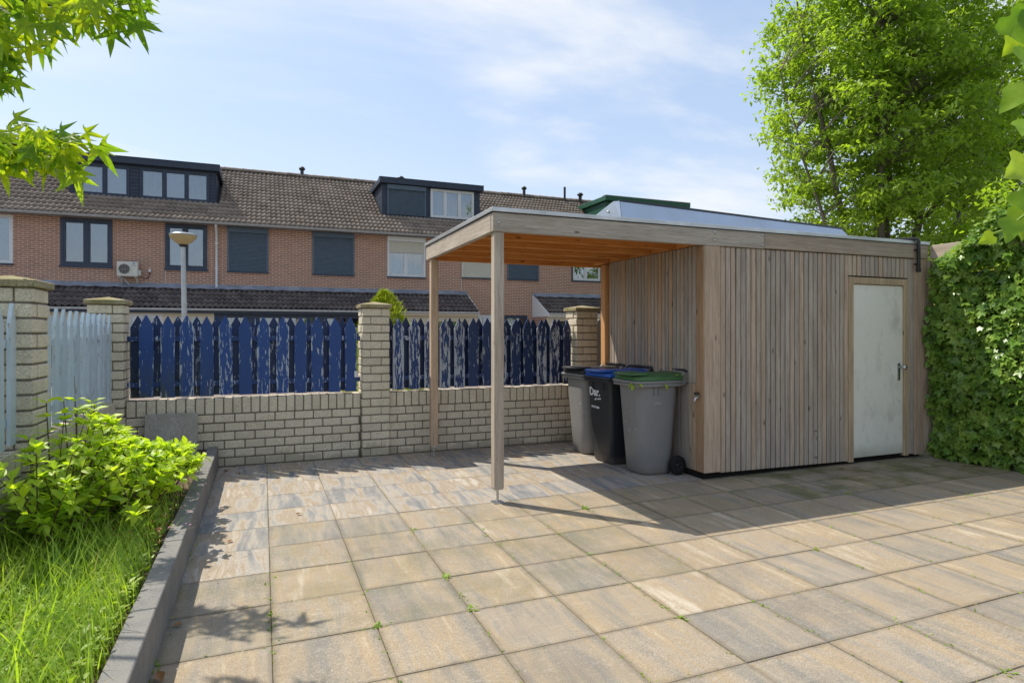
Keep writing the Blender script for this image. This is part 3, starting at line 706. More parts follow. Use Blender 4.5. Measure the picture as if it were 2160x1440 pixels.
# solar mount on the roof
sm = thing('solar_panel_mount', 'blue-grey metal back of the solar panel mount on the shed roof', 'solar panel', (0, 0, 0))
Lp = 4.02
m = MB(); m.add([(0, .0, .105), (Lp, .0, .105), (Lp-.22, .075, .315), (.03, .075, .315)], [(0, 1, 2, 3)]); m.add([(0, .012, .105), (Lp, .012, .105), (Lp-.22, .087, .315), (.03, .087, .315)], [(3, 2, 1, 0)]); m.build('deflector_sheet', 'zinc_deflector', sm)
MB().box(.0, Lp, .002, .02, .0, .104).build('lower_band', 'zinc_band', sm)
m = MB(); m.add([(-.004, -.002, 0), (-.004, -.002, .106), (.026, .073, .318), (-.02, .12, .318), (-.05, 1.05, 0.02), (-.05, 1.05, 0)], [(0, 1, 2, 3, 4, 5)]); m.add([(.004, -.002, 0), (.004, -.002, .106), (.034, .073, .318), (-.012, .12, .318), (-.042, 1.05, .02), (-.042, 1.05, 0)], [(5, 4, 3, 2, 1, 0)]); m.build('end_plate', 'zinc_deflector', sm)
m = MB(); m.prism([(.07, .318), (.07, .338), (1.04, .04), (1.04, .02)], 0, .03, Lp-.22); m.build('panel', 'solar_black', sm)
m = MB(); m.add([(Lp, .001, 0), (Lp, .001, .106), (Lp-.22, .073, .316), (Lp-.2, 1.0, 0)], [(3, 2, 1, 0)]); m.build('end_plate', 'zinc_deflector', sm)
for x, z in ((.03, .29), (-.012, .25)): MB().lathe([(0, -.012), (.011, -.01), (.011, 0)], (x-.012, .2 if z < .27 else .1, z-.03), 10, 0).build('bolt', 'steel', sm)
sm.location = (3.50, 5.58, BZ1+.032); sm.rotation_euler = (0, 0, R(6.2))

# ---------------------------------------------------------------- wheelie bins
def rrect(x0, x1, y0, y1, r, z, n=5):
    out = []
    for cx, cy, a0 in ((x1-r, y1-r, 0), (x0+r, y1-r, 90), (x0+r, y0+r, 180), (x1-r, y0+r, 270)):
        for k in range(n):
            a = R(a0+90*k/(n-1)); out.append((cx+r*math.cos(a), cy+r*math.sin(a), z))
    return out
def loft(m, rings, cap0=True, cap1=True):
    n = len(rings[0]); vs = [v for r in rings for v in r]
    m.add(vs, [(i*n+k, i*n+(k+1) % n, (i+1)*n+(k+1) % n, (i+1)*n+k) for i in range(len(rings)-1) for k in range(n)], True)
    if cap0: m.add(rings[0], [tuple(range(n))[::-1]])
    if cap1: m.add(rings[-1], [tuple(range(n))])
def text_mesh(body, size, m, bold=.0):
    cu = bpy.data.curves.new('lettering', 'FONT'); cu.body = body; cu.size = size; cu.offset = bold; cu.extrude = .0008; cu.resolution_u = 3
    o = bpy.data.objects.new('tmp', cu); C.objects.link(o)
    dg = bpy.context.evaluated_depsgraph_get(); me = bpy.data.meshes.new_from_object(o.evaluated_get(dg)); bpy.data.objects.remove(o)
    me.materials.clear(); me.materials.append(MATS[m]); return me
def bin_(label, loc, rz, body, lid, squarish=False):
    t = thing('wheelie_bin', label, 'bin', (0, 0, 0), 'wheelie bins in front of the shed wall')
    rb = .05 if squarish else .12
    m = MB()
    fr0, fr1 = -.185, -.245
    rings = []
    for z in (0, .012, .03, .35, .7, .93):
        k = z/.93; ins = .022 if z == 0 else (.008 if z == .012 else 0)
        rings.append(rrect(fr0+(fr1-fr0)*k+ins, .235+.05*k-ins, -(.205+.045*k)+ins, .205+.045*k-ins, rb*(1-.15*k), z))
    loft(m, rings)
    if squarish:
        for y in (-.12, .12): m.box(-.252, -.24, y-.006, y+.006, .84, .93)
    for x in (-.06, .0): m.box(x-.004, x+.004, -.262, -.244, .84, .932)
    m.build('body', body, t, (0, 0, 0))
    m = MB()
    loft(m, [rrect(-.265, .3, -.268, .268, .07, .925), rrect(-.29, .315, -.288, .288, .06, .93), rrect(-.29, .315, -.288, .288, .06, .953), rrect(-.278, .31, -.28, .28, .06, .956), rrect(-.28, .312, -.282, .282, .06, .962), rrect(-.302, .315, -.29, .29, .06, .964), rrect(-.302, .315, -.29, .29, .06, .985), rrect(-.29, .31, -.28, .28, .06, .99)])
    m.build('rim', body, t, (0, 0, 0))
    for y in (-.245, .245):                               # hinge horns
        m = MB(); poly = [(.2, .95), (.315, .935), (.375, .97), (.395, 1.03), (.375, 1.07), (.34, 1.075), (.29, 1.02), (.2, .985)]
        m.prism(poly, 1, y-.022, y+.022); m.build('hinge_horn', body, t, (0, 0, 0))
    m = MB(); m.tube([(.356, -.24, 1.05), (.385, -.235, 1.085), (.39, -.2, 1.092), (.39, .2, 1.092), (.385, .235, 1.085), (.356, .24, 1.05)], .016, 12); m.build('handle_bar', 'black_plastic', t, (0, 0, 0))
    m = MB()                                             # lid: skirt, domed deck, front grip
    loft(m, [rrect(-.275, .33, -.272, .272, .05, .991), rrect(-.28, .335, -.278, .278, .05, 1.0), rrect(-.27, .335, -.27, .27, .05, 1.03)], True, False)
    def deck(u, v):                                      # u along x, v across
        return 1.03+.032*math.sin(min(1, max(0, (u+.27)/.3))*math.pi/2)*(1-(abs(v)/.27)**4)+.01*max(0, u)
    us = np.linspace(-.27, .335, 12); vs_ = np.linspace(-.27, .27, 11)
    m.add([(u, v, deck(u, v)) for u in us for v in vs_], [(i*11+j, (i+1)*11+j, (i+1)*11+j+1, i*11+j+1) for i in range(11) for j in range(10)], True)
    loft(m, [rrect(-.33, -.08, -.2, .2, .06, 1.045), rrect(-.345, -.07, -.21, .21, .06, 1.053), rrect(-.33, -.07, -.2, .2, .06, 1.067), rrect(-.29, -.07, -.17, .17, .05, 1.072)])
    m.tube([(.352, -.215, 1.045), (.352, .215, 1.045)], .024, 12)
    m.build('lid', lid, t, (0, 0, 0))
    for y in (-.275, .275):
        w = MB(); w.lathe([(.055, -.026), (.09, -.026), (.1, -.016), (.1, .016), (.09, .026), (.055, .026)], (.235, y, .1), 24, 1); wh = w.build('wheel', 'tyre', t, (.235, y, .1))
        w = MB(); w.lathe([(0, -.016), (.018, -.018), (.02, -.008), (.05, -.004), (.056, -.02), (.058, .02), (0, .018)], (.235, y, .1), 20, 1)
        for k in range(8):
            a = k*math.pi/4; w.tube([(.235+.018*math.cos(a), y-.01, .1+.018*math.sin(a)), (.235+.053*math.cos(a), y-.013, .1+.053*math.sin(a))], .005, 5)
        w.build('rim_spokes', 'black_plastic', wh, (.235, y, .1))
    t.location = loc; t.rotation_euler = (0, 0, R(rz)); t.scale = (.93, .95, 1); return t
bG = bin_('grey wheelie bin with a green lid and clippings on it, nearest the corner post', (3.83, 5.62, .001), -2, 'bin_grey', 'lid_green')
bB = bin_('black wheelie bin with a bright blue lid, between the two grey bins', (3.80, 6.21, .001), 3, 'bin_black', 'lid_blue', True)
bK = bin_('grey wheelie bin with a black lid, nearest the brick pillar', (3.80, 6.80, .001), 1, 'bin_grey', 'lid_black')
def letter(par, body, size, m, at, normal, bold=0., roll=0.):
    me = text_mesh(body, size, m, bold); o = bpy.data.objects.new('lettering', me); C.objects.link(o); o.parent = par; o.location = at
    z = Vector(normal).normalized(); xa = Vector((0, -1, 0)) if abs(z.x) > .5 else Vector((1, 0, 0)); ya = z.cross(xa)
    q = Matrix((xa, ya, z)).transposed().to_quaternion() @ Euler((0, 0, roll)).to_quaternion()
    o.rotation_euler = q.to_euler(); return o
nf = (-1, 0, -.07)
letter(bB, 'Dar.', .13, 'lettering_white', (-.2385, .2, .765), nf, .004)
letter(bB, "..en 't werkt", .03, 'lettering_white', (-.2345, .1, .712), nf, .0014, R(6))
letter(bB, '024 3716000', .032, 'lettering_white', (-.2285, .17, .622), nf, .0014, R(-2))
letter(bG, '5924', .045, 'lettering_faint', (-.05, -.2445, .74), (0, -1, -.05), .0008)
lf = MB()
cp = []
for px, py, pz, d in ((-.3, -.2, .985, (-.5, -.8, -.3)), (-.33, -.17, .97, (-1, -.4, -.6)), (-.34, -.2, .955, (-.6, -.6, -1)), (-.02, -.292, .965, (.2, -.6, -1)), (.2, -.25, 1.045, (.6, -.6, -.1)), (.17, -.24, 1.05, (-.5, -.6, 0)), (-.28, -.22, .99, (.6, -.5, .1)), (-.31, -.25, .975, (.2, -.9, -.5))):
    cp.append(np.array(Matrix.Translation((3.83, 5.62, .001)) @ Euler((0, 0, R(-2))).to_matrix().to_4x4() @ TRS((px+.06, py, pz), aim(d), .075)))
tag(joined('garden_clippings', *LS, cp, 'leaf_hydrangea', None, (3.6, 5.4, .97)), 'wilted green leaf clippings caught on the rim of the green-lidded bin', 'clippings')

# ---------------------------------------------------------------- row of houses across the street
HY = 24.0; EZ = 5.30; EY = 23.62; RY = 28.6; RZ = 8.30
TH = math.atan2(RZ-EZ, RY-EY)
def tile_mesh(m, w=.34, l=.41, lift=.034, amp=.042):
    n = 12; prof = []
    for i in range(n+1):
        t = (i/n*2) % 1 if i < n else 0.; a = i/n
        z = amp*(math.sin(2*math.pi*(t-.08))*.5+.5)**1.35
        prof.append((-w/2+w*a, z))
    vs = [(x, 0, z+lift) for x, z in prof]+[(x, l, z) for x, z in prof]+[(x, 0.004, z+lift-.03) for x, z in prof]
    k = n+1
    fs = [(i, i+1, k+i+1, k+i) for i in range(n)]+[(2*k+i, 2*k+i+1, i+1, i) for i in range(n)]
    me = mesh_of(vs, fs, m, False); me.polygons.foreach_set('use_smooth', [True]*n+[False]*n); return me
TB = tile_mesh('roof_tile_brown'); TD = tile_mesh('roof_tile_dark', amp=.06, lift=.045)
def wall_holes(m, x0, x1, z0, z1, y, holes, depth=.14):
    xs = sorted({x0, x1, *[h[0] for h in holes], *[h[1] for h in holes]}); zs = sorted({z0, z1, *[h[2] for h in holes], *[h[3] for h in holes]})
    for a, b in zip(xs, xs[1:]):
        for c, d in zip(zs, zs[1:]):
            if any(h[0] <= (a+b)/2 <= h[1] and h[2] <= (c+d)/2 <= h[3] for h in holes): continue
            m.add([(a, y, c), (b, y, c), (b, y, d), (a, y, d)], [(0, 1, 2, 3)])
    for a, b, c, d in holes:
        e = y+depth
        m.add([(a, y, c), (a, e, c), (a, e, d), (a, y, d)], [(0, 1, 2, 3)]); m.add([(b, y, c), (b, e, c), (b, e, d), (b, y, d)], [(3, 2, 1, 0)])
        m.add([(a, y, c), (b, y, c), (b, e, c), (a, e, c)], [(0, 1, 2, 3)]); m.add([(a, y, d), (b, y, d), (b, e, d), (a, e, d)], [(3, 2, 1, 0)])
def frame_rect(m, x0, x1, z0, z1, y0, y1, t):
    m.box(x0, x1, y0, y1, z0, z0+t); m.box(x0, x1, y0, y1, z1-t, z1); m.box(x0, x0+t, y0+.001, y1-.001, z0+t, z1-t); m.box(x1-t, x1, y0+.001, y1-.001, z0+t, z1-t)
def curtain_mesh(x0, x1, z0, z1, y):
    n = max(8, int((x1-x0)/.05)); ph = random.random()*6
    xs = np.linspace(x0, x1, n); ys = [y+.02*math.sin(i*1.7+ph)+.012*math.sin(i*.6) for i in range(n)]
    vs = [(x, yy, z0) for x, yy in zip(xs, ys)]+[(x, yy, z1) for x, yy in zip(xs, ys)]
    m = MB(); m.add(vs, [(i, i+1, n+i+1, n+i) for i in range(n-1)], True); return m
def window(h, x0, x1, z0, z1, y, fm, splits, behind='curtain', t=.06, sash=.035, proud=.02, outer=None):
    m = MB(); frame_rect(m, x0, x1, z0, z1, y-proud, y+.06, t)
    cuts = [x0+t]+[x0+(x1-x0)*s for s in splits]+[x1-t]
    for c in cuts[1:-1]: m.box(c-t/2, c+t/2, y-proud+.002, y+.058, z0+t, z1-t)
    for i, (a, b) in enumerate(zip(cuts, cuts[1:])):
        a2 = a+(t/2 if i else 0); b2 = b-(t/2 if i < len(cuts)-2 else 0)
        frame_rect(m, a2+.004, b2-.004, z0+t+.004, z1-t-.004, y-proud+.008, y+.05, sash)
    w = m.build('window', fm, h)
    for i, (a, b) in enumerate(zip(cuts, cuts[1:])):
        a2 = a+(t/2 if i else 0)+sash; b2 = b-(t/2 if i < len(cuts)-2 else 0)-sash
        MB().box(a2-.005, b2+.005, y+.012, y+.02, z0+t+sash-.005, z1-t-sash+.005).build('pane', 'window_glass', w)
        bh = behind[i] if isinstance(behind, (list, tuple)) else behind
        if bh: curtain_mesh(a2, b2, z0+t, z1-t, y+.13).build('curtain', bh, w)
    return w
def sill(h, x0, x1, z, y, m='frame_dark'): MB().box(x0-.03, x1+.03, y-.06, y+.08, z-.05, z+.003).build('window_sill', m, h)
def shutter(h, x0, x1, z0, z1, y, m, bottom=None, fm=None):
    bottom = z0 if bottom is None else bottom; hb = .17
    b = MB(); b.box(x0-.02, x1+.02, y-.1, y+.06, z1-hb, z1+.02, .008); b.box(x0-.015, x0+.05, y-.05, y+.05, z0, z1-hb-.001); b.box(x1-.05, x1+.015, y-.05, y+.05, z0, z1-hb-.001)
    s = b.build('roller_shutter', fm or m, h)
    c = MB(); z = z1-hb; n = int((z-bottom)/.046); d = (z-bottom)/n; prof = []
    for i in range(n):
        zz = z-i*d; prof += [(y-.012, zz), (y-.03, zz-d*.25), (y-.03, zz-d*.7), (y-.012, zz-d*.93)]
    prof.append((y-.012, bottom))
    vs = [(x, p, q) for p, q in prof for x in (x0+.05, x1-.05)]
    c.add(vs, [(2*i, 2*i+2, 2*i+3, 2*i+1) for i in range(len(prof)-1)]); c.build('shutter_curtain', m, s)
    return s
def tiles(par, me, x0, x1, ye, ze, th, rows, skip=None, course=.35):
    n = max(1, round((x1-x0)/.34)); w = (x1-x0)/n
    for r_ in range(rows):
        for i in range(n):
            x = x0+w*(i+.5); y = ye+math.cos(th)*course*r_; z = ze+math.sin(th)*course*r_
            if skip and skip(x, y+.15): continue
            piece('roof_tile', me, par, (x, y, z), (th+random.gauss(0, .004), random.gauss(0, .006), 0), (w/.34, 1, 1))
def flue(roof, x, y, z0, z1, r=.075, cap=True):
    m = MB(); m.tube([(x, y, z0), (x, y, z1)], r, 12)
    if cap: m.lathe([(r, z1-.16), (r*1.7, z1-.13), (r*1.75, z1-.06), (r*1.2, z1-.02), (0, z1+.02)], (x, y, 0), 14)
    m.build('flue_pipe', 'black_plastic', roof)
def house(label, x0, x1, wins, dorm=None, flues=(), ext=None, extfn=None, extra_holes=()):
    h = thing('terraced_house', label, 'house', ((x0+x1)/2, HY+4, 0), 'terraced houses in the brick row across the street')
    m = MB(); holes = [(a, b, c, d) for a, b, c, d, *_ in wins]+list(extra_holes)
    wall_holes(m, x0, x1, -.1, EZ+.12, HY, holes)
    m.box(x0, x1, 33.1, 33.2, -.1, EZ+.1); m.box(x0+.002, x0+.05, HY+.15, 33.1, -.1, EZ); m.box(x1-.05, x1-.002, HY+.15, 33.1, -.1, EZ)
    m.build('wall', 'house_brick', h)
    MB().box(x0+.06, x1-.06, HY+.75, HY+.8, .0, 5.2).build('interior_wall', 'interior', h)
    MB().box(x0+.06, x1-.06, HY+.2, 33, 2.6, 2.7).build('floor_slab', 'interior', h)
    # roof
    o = -.03
    m = MB(); m.prism([(EY+.05, EZ-.09), (EY+.05, EZ+.0), (RY, RZ-.03), (2*RY-EY, EZ-.0), (2*RY-EY, EZ-.1), (RY, RZ-.2)], 0, x0, x1)
    rf = m.build('roof', 'roof_felt', h)
    sk = None
    if dorm: sk = lambda x, y: dorm['x0']-.1 < x < dorm['x1']+.1 and dorm['y']-.1 < y < dorm['y1']+.1
    tiles(rf, TB, x0, x1, EY, EZ, TH, 17, sk)
    n = round((x1-x0)/.36); w = (x1-x0)/n
    rm = MB(); rm.add([(-w/2-.02 if s else w/2, .15*math.cos(a)*(1 if s else .92), .13*math.sin(a)*(1 if s else .9)) for s in (1, 0) for a in np.linspace(-.15, math.pi+.15, 9)], [(i, i+1, 10+i, 9+i) for i in range(8)], True)
    rme = mesh_of(rm.v, rm.f, 'roof_tile_brown', True)
    for i in range(n): piece('ridge_tile', rme, rf, (x0+w*(i+.5), RY-.02, RZ+.02+random.uniform(-.006, .006)))
    for f in flues: flue(rf, *f)
    # gutter
    g = MB(); ang = np.linspace(math.pi, 2*math.pi, 9)
    pr = [(EY-.03+.075*math.cos(a), EZ+.0+.085*math.sin(a)) for a in ang]; pr2 = [(EY-.03+.068*math.cos(a), EZ+.0+.078*math.sin(a)) for a in ang[::-1]]
    g.prism(pr+pr2, 0, x0, x1); g.box(x0, x1, EY+.08, HY-.001, EZ-.07, EZ-.03); g.build('gutter', 'gutter_grey', h)
    for a, b, c, d, kind, *rest in wins:
        if kind == 'dark': window(h, a, b, c, d, HY+.0, 'frame_dark', rest[0], rest[1], .085, .045, .05); sill(h, a, b, c, HY)
        elif kind == 'white': window(h, a, b, c, d, HY+.03, 'frame_white', rest[0], rest[1]); sill(h, a, b, c, HY)
        elif kind == 'whitedark':
            m = MB(); frame_rect(m, a-.0, b+.0, c, d, HY-.03, HY+.03, .06); m.build('window_surround', 'frame_dark', h); window(h, a+.06, b-.06, c+.06, d-.06, HY+.03, 'frame_white', rest[0], rest[1])
        elif kind == 'shut': 
            MB().box(a, b, HY+.06, HY+.1, c, d).build('window_back', 'interior', h); shutter(h, a, b, c, d, HY, rest[0]); sill(h, a, b, c, HY)
        elif kind == 'half':
            window(h, a, b, c, rest[2]+.1, HY+.03, 'frame_white', rest[0], rest[1]); shutter(h, a, b, c, d, HY, 'shutter_cream', rest[2], 'frame_white'); sill(h, a, b, c, HY)
    if dorm: dormer(h, dorm)
    if ext: extension(h, ext, extfn)
    return h
def dormer(h, d):
    x0, x1, y, y1, z0, z1, bm = d['x0'], d['x1'], d['y'], d['y1'], d['z0'], d['z1'], d['m']
    m = MB(); m.box(x0+.03, x1-.03, y+.2, y1+.9, z0-.1, z1-.02)
    dm = m.build('dormer', bm, h)
    m = MB()
    wall_holes(m, x0, x1, z0-.12, z1-.12, y, [(a, b, z0+d['sill'], z1-d['head']) for a, b in d['open']], .1); m.build('dormer_front', bm, dm)
    for s, xs in ((-1, x0), (1, x1)):                    # clapboard cheeks
        m = MB(); n = 9; hh = (z1-z0)/n
        for k in range(n):
            zz = z0+k*hh; ya = y; yb = EY+(zz+hh+.12-EZ)/math.tan(TH)+.3
            m.prism([(ya, zz), (ya, zz+hh*.98), (yb, zz+hh*.98), (yb, zz)], 0, xs, xs+s*(.02+.003*(k % 2)))
        m.build('dormer_cheek', bm, dm)
    m = MB(); m.box(x0-.14, x1+.14, y-.2, y1+.95, z1-.13, z1+.09, .01); m.build('dormer_roof_edge', d.get('edge', bm), dm)
    MB().box(x0-.15, x1+.15, y-.21, y+.1, z1+.091, z1+.115).build('dormer_trim', 'gutter_grey' if not d.get('dark') else bm, dm)
    MB().box(x0-.1, x1+.1, y-.14, y-.002, z0-.14, z0-.07).build('dormer_flashing', 'lead' if not d.get('dark') else 'roof_felt', dm)
    m = MB()
    for a, b in d.get('clad', ()):
        n = 10; zz0, zz1 = z0+.02, z1-.15; hh = (zz1-zz0)/n
        for k in range(n): m.box(a, b, y-.03, y-.001, zz0+k*hh, zz0+(k+.9)*hh)
    if m.v: m.build('dormer_cladding', bm, dm)
    for a, b, fm, sp, bh in d['wins']: window(h, a, b, z0+d['sill'], z1-d['head'], y, fm, sp, bh, .055, .04, .035)
    for a, b, sm_ in d.get('shut', ()): shutter(h, a, b, z0+d['sill'], z1-d['head']+.0, y-.02, sm_)
def extension(h, e, fn):
    x0, x1 = e['x0'], e['x1']; ye, ze, yt, zt = 22.4, 2.27, 23.97, 3.02
    th = math.atan2(zt-ze, yt-ye)
    m = MB(); m.prism([(ye+.06, ze-.1), (ye+.06, ze-.01), (yt+.02, zt-.02), (yt+.02, zt-.2)], 0, x0, x1)
    rf = m.build('porch_roof', 'roof_felt', h)
    tiles(rf, TD, x0, x1, ye, ze, th, 5)
    m = MB(); n = max(4, int((x1-x0)/.17)); xs = np.linspace(x0, x1, n)
    a = [(x, HY-.012, zt+.14+random.uniform(-.01, .01)) for x in xs]; b = [(x, HY-.05, zt+.085) for x in xs]
    c = [(x, HY-.05-.34*math.cos(th), zt+.05-.34*math.sin(th)+.062+.012*math.sin(i*2.2)+random.uniform(-.004, .004)) for i, x in enumerate(xs)]
    vs = a+b+c; m.add(vs, [(r_*n+i, (r_)*n+i+1, (r_+1)*n+i+1, (r_+1)*n+i)[::-1] for r_ in range(2) for i in range(n-1)], True); m.build('lead_flashing', 'lead', rf)
    g = MB(); g.box(x0, x1, ye-.11, ye+.0, ze-.075, ze-.005, .008); g.build('porch_gutter', 'gutter_grey', h)
    MB().box(x0, x1, ye+.001, ye+.06, ze-.16, ze-.012).build('fascia', e.get('fascia', 'frame_dark'), h)
    yw = ye+.2
    holes = e['holes']
    m = MB(); wall_holes(m, x0, x1, -.1, ze-.06, yw, holes); m.build('porch_wall', e.get('wall', 'house_brick'), h)
    MB().box(x0, x1, yw+.6, yw+.64, -.1, ze-.1).build('interior_wall', 'interior', h)
    for hl, (fm, sp, bh) in zip(holes, e['frames']): window(h, *hl, yw+.02, fm, sp, bh, .07, .03)
    for xs_, on in ((x0, e.get('l')), (x1, e.get('r'))):
        if on:
            m = MB(); s = -1 if xs_ == x0 else 1
            m.prism([(ye+.02, ze-.14), (ye+.02, ze+.0), (yt+.02, zt+.06), (yt+.02, ze-.14)], 0, xs_+s*.001, xs_+s*.04); m.build('porch_cheek', 'wall_white', h)
            MB().box(min(xs_, xs_+s*.03), max(xs_, xs_+s*.03), yw, HY, -.1, ze-.141).build('porch_side_wall', 'house_brick', h)
XB = [-12.9, -7.2, -1.5, 3.85, 9.2, 14.8, 20.4]
ZW = (3.66, 5.2)
house('brick house at the left edge of the row, with a white framed window', XB[0], XB[1], [(-8.8, -7.34, *ZW, 'white', [.5], 'curtain'), (-11.9, -10.4, *ZW, 'white', [.5], 'curtain')], None, (), dict(x0=XB[0], x1=XB[1], holes=[(-12.4, -10.2, .3, 2.08), (-9.6, -7.6, .3, 2.08)], frames=[('frame_cream', [.5], 'curtain'), ('frame_cream', [.5], 'curtain')], wall='frame_cream'))
dA = dict(x0=-6.12, x1=-1.62, y=25.2, y1=27.2, z0=6.14, z1=7.52, m='dormer_dark', sill=.1, head=.2, dark=True, open=[(-5.85, -4.36), (-4.05, -1.83)], clad=[(-6.1, -5.87), (-4.34, -4.07), (-1.81, -1.64)],
          wins=[(-5.85, -4.36, 'frame_dark', [.5], ['blind_grey', 'curtain']), (-4.05, -1.83, 'frame_dark', [.345, .665], ['blind_grey', 'curtain', 'blind_grey'])])
hA = house('brick house with the long dark five-pane dormer and an air conditioner on its wall', XB[1], XB[2], [(-6.08, -4.65, *ZW, 'dark', [.5], ['blind_grey', 'blind_grey']), (-3.1, -1.81, *ZW, 'dark', [.47], ['curtain', 'blind_grey'])], dA, (), dict(x0=XB[1], x1=XB[2], holes=[(-6.7, -5.6, .3, 2.08), (-5.2, -3.0, .1, 2.08), (-2.75, -1.75, .1, 2.08)], frames=[('frame_cream', [.5], 'curtain'), ('frame_white', [.33, .66], None), ('frame_cream', [.5], 'interior')], wall='frame_cream'))
m = MB(); m.tube([(-1.512, EY-.03, EZ-.07), (-1.512, EY+.05, EZ-.16), (-1.512, HY-.06, EZ-.32), (-1.512, HY-.06, 3.12), (-1.512, HY-.16, 3.02)], .042, 10)
for z in (4.6, 3.7): m.box(-1.57, -1.455, HY-.1, HY-.001, z, z+.03)
m.build('downpipe', 'pipe_white', hA)
house('brick house with two closed dark roller shutters and no dormer', XB[2], XB[3], [(-1.15, .165, *ZW, 'shut', 'shutter_dark'), (1.72, 3.2, *ZW, 'shut', 'shutter_dark')], None, ((1.59, 28.55, 8.1, 8.74),), dict(x0=XB[2], x1=XB[3], holes=[(-1.2, -.5, .1, 2.08), (-.2, 1.7, .4, 2.08), (2.0, 3.6, .4, 2.08)], frames=[('frame_dark', [], None), ('frame_dark', [.4], 'blind_grey'), ('frame_dark', [.5], 'interior')], wall='frame_dark'))
dC = dict(x0=4.5, x1=8.66, y=25.2, y1=27.2, z0=6.2, z1=7.66, m='dormer_dark', sill=.1, head=.17, dark=True, open=[(4.7, 6.28), (6.5, 8.4)], wins=[(6.5, 8.4, 'frame_white', [.33, .66], ['blind_grey', 'blind_grey', 'interior'])], shut=[(4.7, 6.28, 'shutter_dark')])
hC = house('brick house with a cream half-lowered shutter and a dark dormer with a white window', XB[3], XB[4], [(4.49, 5.96, *ZW, 'half', [.48], ['curtain', 'blind_grey'], 4.6), (7.5, 8.92, 3.72, 5.2, 'shut', 'shutter_cream')], dC, ((5.95, 28.5, 8.1, 8.72, .09),), dict(x0=XB[3], x1=7.68, r=True, fascia='frame_cream', holes=[(4.3, 5.6, .4, 2.0), (5.8, 7.4, .4, 2.0)], frames=[('frame_cream', [.5], 'curtain'), ('frame_cream', [.5], 'curtain')], wall='frame_cream'), extra_holes=[(7.95, 9.0, .05, 2.2)])
window(hC, 7.95, 9.0, .05, 2.2, HY+.03, 'frame_white', [.5], 'interior', .07)
hD = house('brick house with a dark shutter, a white window and its own white-sided porch roof', XB[4], XB[5], [(9.5, 10.9, 3.72, 5.2, 'shut', 'shutter_dark'), (12.5, 14.01, 3.7, 5.2, 'whitedark', [.47], ['interior', 'blind_grey'])], None, ((12.17, 28.5, 8.1, 8.8), (14.4, 28.4, 8.0, 8.95, .06, False)), dict(x0=10.66, x1=XB[5], l=True, fascia='frame_white', holes=[(11.0, 12.6, .3, 2.05), (12.9, 14.5, .3, 2.05)], frames=[('frame_cream', [.4], 'blind_grey'), ('frame_cream', [.5], 'blind_grey')], wall='frame_cream'), extra_holes=[(9.35, 10.4, .05, 2.2)])
window(hD, 9.35, 10.4, .05, 2.2, HY+.03, 'frame_dark', [], 'interior', .08)
dE = dict(x0=14.95, x1=19.5, y=25.2, y1=27.2, z0=6.3, z1=7.78, m='dormer_green', edge='dormer_green', sill=.12, head=.25, open=[(15.3, 17.0), (17.4, 19.1)], wins=[(15.3, 17.0, 'frame_cream', [.5], ['interior', 'blind_grey']), (17.4, 19.1, 'frame_cream', [.5], ['curtain', 'blind_grey'])])
house('brick house with a green dormer, mostly hidden behind the shed roof', XB[5], XB[6], [(15.3, 16.8, *ZW, 'white', [.5], 'curtain'), (18.2, 19.7, *ZW, 'white', [.5], 'curtain')], dE, ((15.3, 28.4, 8.1, 8.72, .09),), dict(x0=XB[5], x1=XB[6], fascia='frame_white', holes=[(15.5, 17.0, .3, 2.05), (17.6, 19.4, .3, 2.05)], frames=[('frame_cream', [.4], 'curtain'), ('frame_cream', [.5], 'curtain')], wall='frame_cream'))
MB().tube([(-3.1, HY-.012, 3.12), (-3.1, HY-.012, 3.62)], .009, 6).build('cable', 'pipe_white', hA)
MB().tube([(7.47, HY-.012, 3.2), (7.47, HY-.012, 3.7)], .009, 6).build('cable', 'pipe_white', hC)
# air conditioner on the wall
ac = thing('air_conditioner', 'cream air conditioner unit with round fan grille hung on the brick wall', 'air conditioner', (-4.13, HY-.2, 3.3))
x0, x1, z0, z1, y0, y1 = -4.46, -3.86, 3.34, 3.83, HY-.36, HY-.1
m = MB(); m.box(x0, x1, y0, y1, z0, z1, .012); m.build('casing', 'ac_case', ac)
fc = (-4.245, 3.58)
m = MB(); m.lathe([(0, .0), (.165, 0)], (fc[0], y0-.002, fc[1]), 28, 1); m.build('fan_opening', 'black_plastic', ac)
m = MB(); m.lathe([(.162, 0), (.162, -.012), (.172, -.012), (.172, 0)], (fc[0], y0-.001, fc[1]), 28, 1)
for k in range(-3, 4):
    hw = math.sqrt(.163**2-(k*.042)**2)
    m.tube([(fc[0]+k*.042, y0-.01, fc[1]-hw), (fc[0]+k*.042, y0-.01, fc[1]+hw)], .0028, 4); m.tube([(fc[0]-hw, y0-.013, fc[1]+k*.042), (fc[0]+hw, y0-.013, fc[1]+k*.042)], .0028, 4)
m.lathe([(0, -.018), (.014, -.016), (.014, -.01)], (fc[0], y0, fc[1]), 10, 1); m.build('fan_grille', 'ac_case', ac)
MB().box(-4.03, -4.026, y0-.003, y0+.002, z0+.01, z1-.01).build('panel_seam', 'gutter_grey', ac)
MB().prism([(-4.005, 3.725), (-3.985, 3.795), (-3.92, 3.775)], 1, y0-.004, y0-.0005).build('logo', 'logo_blue', ac)
MB().box(-4.0, -3.91, y0-.004, y0-.0005, 3.69, 3.7).build('logo_line', 'black_plastic', ac)
MB().box(x1+.001, x1+.07, y0+.06, y1, z0+.04, z0+.22, .01).build('valve_cover', 'ac_case', ac)
